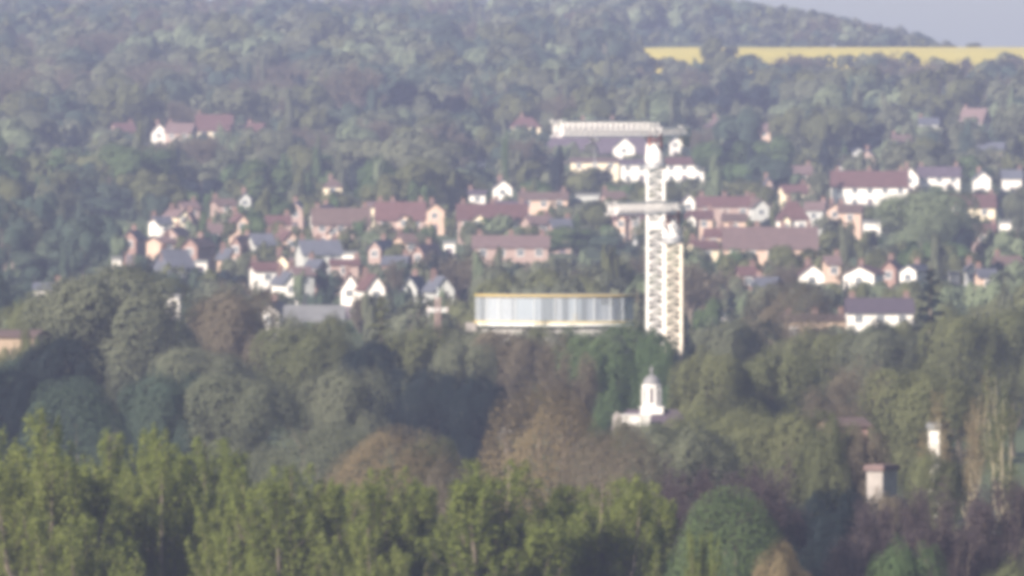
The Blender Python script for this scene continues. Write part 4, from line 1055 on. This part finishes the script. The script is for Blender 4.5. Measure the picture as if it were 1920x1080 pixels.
# candidates for everywhere else
cand = []
y = 900.0
while y < 4900:
    frame = .0873 * y
    if y < 1500: dy, sp = 34, 9.0
    elif y < 3300: dy, sp = 30, 7.0
    else: dy, sp = 44, 10.0
    n = int(frame * 1.16 / sp)
    for i in range(n):
        X = -frame * .58 + (i + g.uniform(-.4, 1.4)) * sp
        Y = y + g.uniform(-dy/2, dy/2)
        cand.append((X, Y))
    y += dy
edge_rows = [(X, Y) for Y in (4345, 4368, 4392, 4440, 4500, 4560, 4640, 4700, 4760) for X in np.arange(38, 170, 4.5) + g.uniform(-2, 2)]
cand += edge_rows
edge_rows = set(edge_rows)
def lowfreq(x, y, s):
    return math.sin(x*.013*s + y*.0031*s + s) + math.sin(x*.007*s - y*.0052*s + 2.1*s) + .6*math.sin(x*.031*s + y*.009*s)
for X, Y in cand:
    px = ppx(X, Y); gz = float(hz(X, Y)); k = FPX / Y
    if (X, Y) not in edge_rows and 3690 < Y < 4400 and 960 + 36 / Y * FPX < px: continue          # the field itself
    Hh = g.uniform(8, 13.5) if Y > 1500 else g.uniform(11, 16)
    if 1700 < Y < 3300: Hh *= g.choice([.6, .85, 1.0, 1.15])
    if Y > 3000: Hh *= 1.25
    if Y > 4300:
        if px > 1775: continue
        Hh = min(g.uniform(9, 16), (CAMZ - gz + (HROW - float(np.interp(px, [1300, 1390, 1450, 1560, 1640, 1700, 1775], [-14, 0, 8, 24, 42, 58, 82])) - g.uniform(0, 6)) / FPX * Y)) if px > 1100 else g.uniform(9, 16)
        if (X, Y) in edge_rows and Y < 4400: Hh = min(Hh, g.uniform(4, 8))
        if Hh < 2: continue
    if 3560 < Y <= 3700 and px > 1180: Hh = min(Hh, g.uniform(8.0, 10.5))
    if 3300 < Y <= 3560 and px > 1180: Hh = min(Hh, 10.5)
    W = Hh * (g.uniform(.7, 1.1) if Y < 2400 else g.uniform(.9, 1.35))
    lf = lowfreq(X, Y, 1.0) + g.normal(0, .8)
    row = prow(gz + Hh, Y)
    kind = 'far_broad' if Y > 1500 else 'broad'
    r = g.uniform()
    if Y > 1500:
        if lf > 1.1: pal = 'green' if r < .5 else 'olive'
        elif lf > -.2: pal = 'olive' if r < .45 else 'grey' if r < .85 else 'pale'
        elif lf > -1.2: pal = 'grey' if r < .6 else 'pale' if r < .8 else 'brown'
        else: pal = 'brown' if r < .3 else 'blue' if r < .85 else 'dark'
        if g.uniform() < .07: pal = 'dark'
        if pal == 'brown' and g.uniform() < .75: kind = 'far_bare'
        if pal == 'dark' and g.uniform() < .4: kind = 'far_conifer'; W *= .5
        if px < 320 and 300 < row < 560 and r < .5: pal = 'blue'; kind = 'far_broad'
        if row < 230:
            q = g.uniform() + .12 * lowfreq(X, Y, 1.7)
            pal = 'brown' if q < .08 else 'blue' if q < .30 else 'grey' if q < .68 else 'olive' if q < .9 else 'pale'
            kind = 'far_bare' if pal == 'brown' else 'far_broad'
    else:
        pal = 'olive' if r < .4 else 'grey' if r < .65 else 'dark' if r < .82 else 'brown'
        if pal == 'brown': kind = 'bare'
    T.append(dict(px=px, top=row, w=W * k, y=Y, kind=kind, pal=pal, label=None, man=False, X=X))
T.sort(key=lambda t: t['y'])
rq = sorted(RECTS, key=lambda r: r[4])
ri = 0
PLACED = []
mancover = np.zeros_like(cover)
for t in T:
    if t['man'] and t['y'] < 1500:
        b_ = prow(float(hz(wx(t['px'], t['y']), t['y'])), t['y'])
        c = cells(t['px'], t['top'] + .05 * (b_ - t['top']), t['w'], min(b_ - t['top'], 260), .85)
        if c: mancover[c[0]] |= c[1]
for t in T:
    Y = t['y']; k = FPX / Y
    while ri < len(rq) and rq[ri][4] < Y:
        x0, x1, a, b, _ = rq[ri]; ri += 1
        cover[max(0, int(a/CS)+11):int(b/CS)+10, max(0, int(x0/CS)+25):max(0, int(x1/CS)+24)] = True
    X = t.get('X', wx(t['px'], Y)); gz = float(hz(X, Y)); t['X'] = X; t['gz'] = gz
    base = prow(gz, Y)
    top = t['top']
    slender = (not t['man']) and g.uniform() < .2 and Y > 1600
    if slender: t['w'] = min(t['w'], g.uniform(2.2, 4.0) * k)
    if not t['man']:
        for x0, x1, a, b, ry in rq:
            if ry > Y + 1 and Y > 1500 and slender and b - a < 120 and (x0, a) not in HARD:
                if t['px'] + t['w'] * .46 > x0 and t['px'] - t['w'] * .46 < x1 and top < a + (b - a) * .3 and base > a: top = a + (b - a) * g.uniform(.3, .8)
                continue
            if ry > Y + 1 and t['px'] + t['w'] * .46 > x0 and t['px'] - t['w'] * .46 < x1 and top < b - 2 and base > a:
                top = max(top, b - 2 + g.uniform(0, 6) - (b - a) * (0 if (x0, a) in HARD else max(0, g.uniform(-.1, .62))))
        # do not stand inside a building
        if any(abs(ry + 4 - Y) < 9 and x0 - 14 < t['px'] < x1 + 14 for x0, x1, a, b, ry in rq): continue
    Hh = (base - top) / k
    if not t['man'] and top > t['top']:
        if Hh < 1.6: continue
        if Hh < 4.0 : t['kind'] = 'shrub'; t['w'] = max(t['w'] * .6, 3.5 * k) if t['w'] * .6 < 6 * k else 5 * k
        else: t['w'] = min(t['w'], max(Hh * 1.15, 4) * k)
    t['top'] = top; t['H'] = Hh; t['W'] = t['w'] / k
    c = cells(t['px'], top, t['w'], min(base - top, 400))
    if c is None: continue
    sl, mask = c
    if not t['man'] and Y < 1560 and (mask & mancover[sl]).sum() > .45 * mask.sum(): continue
    vis = int((mask & ~cover[sl]).sum())
    if not t['man'] and vis < max(5, .05 * mask.sum()): continue
    inframe = (t['px'] + t['w']*.4 > 0) and (t['px'] - t['w']*.4 < 1920) and top < 1076
    t['vis'] = vis if inframe else 0
    c2 = cells(t['px'], top + .07 * (base - top), t['w'], min(base - top, 400), .82 if t['kind'] not in ('bare', 'far_bare', 'open') else .7)
    if c2: cover[c2[0]] |= c2[1]
    PLACED.append(t)

# individuals: every placed near tree and the hillside trees that show largest; the rest is the wood
BASEKIND = {'broad': 'broadleaf_tree', 'far_broad': 'broadleaf_tree', 'dome': 'domed_tree', 'soft': 'broadleaf_tree', 'poplar': 'poplar_tree', 'bare': 'leafless_tree', 'open': 'leafless_tree', 'far_bare': 'leafless_tree',
            'conifer': 'conifer_tree', 'far_conifer': 'conifer_tree', 'shrub': 'garden_shrub'}
WORD = {'broadleaf_tree': 'broadleaf tree', 'domed_tree': 'domed tree', 'poplar_tree': 'poplar', 'leafless_tree': 'leafless tree', 'conifer_tree': 'conifer', 'garden_shrub': 'garden shrub'}
LIM = {'broadleaf_tree': 290, 'garden_shrub': 120, 'leafless_tree': 160, 'conifer_tree': 120}
cnt = {}
indiv = []; rest = []
for t in sorted(PLACED, key=lambda t: (-t['man'], -t.get('vis', 0))):
    b = BASEKIND[t['kind']]
    lim = LIM.get(b, 300)
    if t['man'] or (t['vis'] >= 9 and t['y'] < 4100 and cnt.get(b, 0) < lim):
        cnt[b] = cnt.get(b, 0) + 1; indiv.append(t)
    else: rest.append(t)

# the woods go on beyond both sides of the view
yo = 760.0
while yo < 4800:
    half = .0873 * yo * .5 * 1.05
    for sg in (-1, 1):
        for xo in np.arange(half + 11, half + 52, 12.0):
            X = sg * (xo + g.uniform(-4, 4)); Y = yo + g.uniform(-20, 20)
            if sg > 0 and 3600 < Y: continue
            Hh = g.uniform(12, 18) if Y > 1100 else g.uniform(10, 14)
            rest.append(dict(px=ppx(X, Y), y=Y, kind='far_broad', pal=['olive', 'grey', 'brown', 'green', 'blue'][int(g.integers(0, 5))], X=X, gz=float(hz(X, Y)), W=Hh * g.uniform(.9, 1.2), H=Hh, outer=True))
    yo += 55 if yo < 2000 else 80
# labels from what stands nearest
MARKS.append((1650, 100, 'the yellow field')); MARKS.append((1265, 96, 'the yellow field sliver'))
MARKS += [(765, 195, 'the big dark evergreen'), (1740, 440, 'the big round tree'), (1745, 560, 'the tall pointed conifer'), (220, 560, 'the tallest left tree'), (1375, 960, 'the dome tree'), (1010, 790, 'the tan willow')]
import itertools
by = {}
for t in indiv:
    if t['label']: continue
    cy = t['top'] + .3 * min(t['H'] * FPX / t['y'], 160)
    m = min(MARKS, key=lambda q: (q[0] - t['px'])**2 + (1.3 * (q[1] - cy))**2)
    dx, dy = t['px'] - m[0], cy - m[1]
    dist = math.hypot(dx, dy)
    near_w = 'just ' if dist < 55 else 'well ' if dist > 150 else ''
    if abs(dx) > abs(dy) * 1.3: rel = near_w + ('left of ' if dx < 0 else 'right of ')
    else:
        rel = near_w + ('above ' if dy < 0 else 'below ')
    hp = t['H']
    size = 'small ' if hp < 7 else 'tall ' if hp > 12 else ''
    w = WORD[BASEKIND[t['kind']]]
    if w == 'garden shrub': size = ''
    nm_ = m[2].replace(' high on the left hill', ' at upper left')
    t['label'] = size + PAL[t['pal']][2] + ' ' + w + ' ' + rel + nm_
    by.setdefault(t['label'], []).append(t)
ORD = ['first', 'second', 'third', 'fourth', 'fifth', 'sixth', 'seventh', 'eighth', 'ninth', 'tenth', 'eleventh', 'twelfth']
for lab, ts in by.items():
    if 1 < len(ts) <= 12:
        for i, t in enumerate(sorted(ts, key=lambda t: t['px'])): t['label'] = lab + ', ' + ORD[i] + ' from left' if len(lab.split()) < 14 else lab.replace('just ', '').replace('well ', '').replace('broadleaf ', '') + ', ' + ORD[i] + ' from left'

for t in indiv:
    if len(t['label'].split()) > 16: t['label'] = t['label'].replace('just ', '').replace('well ', '').replace('broadleaf ', '').replace('tall ', '').replace('small ', '')
def place_tree(t):
    protos = PROTO[t['kind']]
    tm, cm, W0, H0, _, _ = protos[int(t['px'] * 3 + t['y']) % len(protos)]
    name = BASEKIND[t['kind']]
    root = empty(name, (t['X'], t['y'], t['gz']), (t['px'] * 1.7 + t['y']) % 6.28)
    root.scale = (t['W'] / W0, t['W'] / W0, t['H'] / H0)
    grp = 'poplars in the front row' if t['kind'] == 'poplar' else 'trees of the valley' if t['y'] < 1500 else 'trees and shrubs between the hillside houses'
    prop(root, t['label'], 'shrub' if name == 'garden_shrub' else 'tree', grp)
    link('trunk', tm, root, M['bark_light'] if t['kind'] == 'open' else M['bark'])
    link('crown', cm, root, FOL[t['pal']])
for t in indiv: place_tree(t)

# the wood: far trees joined in one mass per foliage colour slot
Vs, Fs, Ms, Ts = [], [], [], []
nv = 0
pal_list = list(PAL)
for t in rest:
    kd = {'broad': 'far_broad', 'bare': 'far_bare', 'conifer': 'far_conifer'}.get(t['kind'], t['kind'])
    protos = PROTO[kd]; _, _, W0, H0, V, F = protos[int(t['px'] * 3 + t['y']) % len(protos)]
    step = (3 if t['y'] < 1500 else 10) if 'outer' in t else 4 if t['y'] < 3000 else 8
    keepf = np.arange(0, len(F), step)
    Vv = V.reshape(-1, 4, 3)[keepf]
    c = Vv.mean(1, keepdims=True); Vv = c + (Vv - c) * {3: 1.45, 4: 1.75, 8: 2.4, 10: 2.6}[step]
    Vv = Vv.reshape(-1, 3)
    a = (t['px'] * 1.7 + t['y']) % 6.28; ca, sa = math.cos(a), math.sin(a)
    s = t['W'] / W0; sz = t['H'] / H0
    out = np.empty_like(Vv)
    out[:, 0] = (Vv[:, 0]*ca - Vv[:, 1]*sa) * s + t['X']; out[:, 1] = (Vv[:, 0]*sa + Vv[:, 1]*ca) * s + t['y']; out[:, 2] = Vv[:, 2] * sz + t['gz']
    Vs.append(out); Fs.append(np.arange(len(out)).reshape(-1, 4) + nv); nv += len(out)
    Ms.append(np.full(len(out)//4, pal_list.index(t['pal']), np.int32)); Ts.append(np.full(len(out), g.uniform(), np.float32))
if Vs:
    me = np_mesh('hillside_wood', np.concatenate(Vs), np.concatenate(Fs))
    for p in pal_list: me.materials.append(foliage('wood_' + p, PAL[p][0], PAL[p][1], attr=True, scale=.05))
    me.polygons.foreach_set('material_index', np.concatenate(Ms))
    at = me.attributes.new('tint', 'FLOAT', 'POINT'); at.data.foreach_set('value', np.concatenate(Ts))
    o = link('hillside_wood', me)
    prop(o, 'hazy far wood covering the upper hillside', 'wood', kind='stuff')
print('TREES placed', len(PLACED), 'individual', len(indiv), 'rest', len(rest), 'verts', nv, cnt)
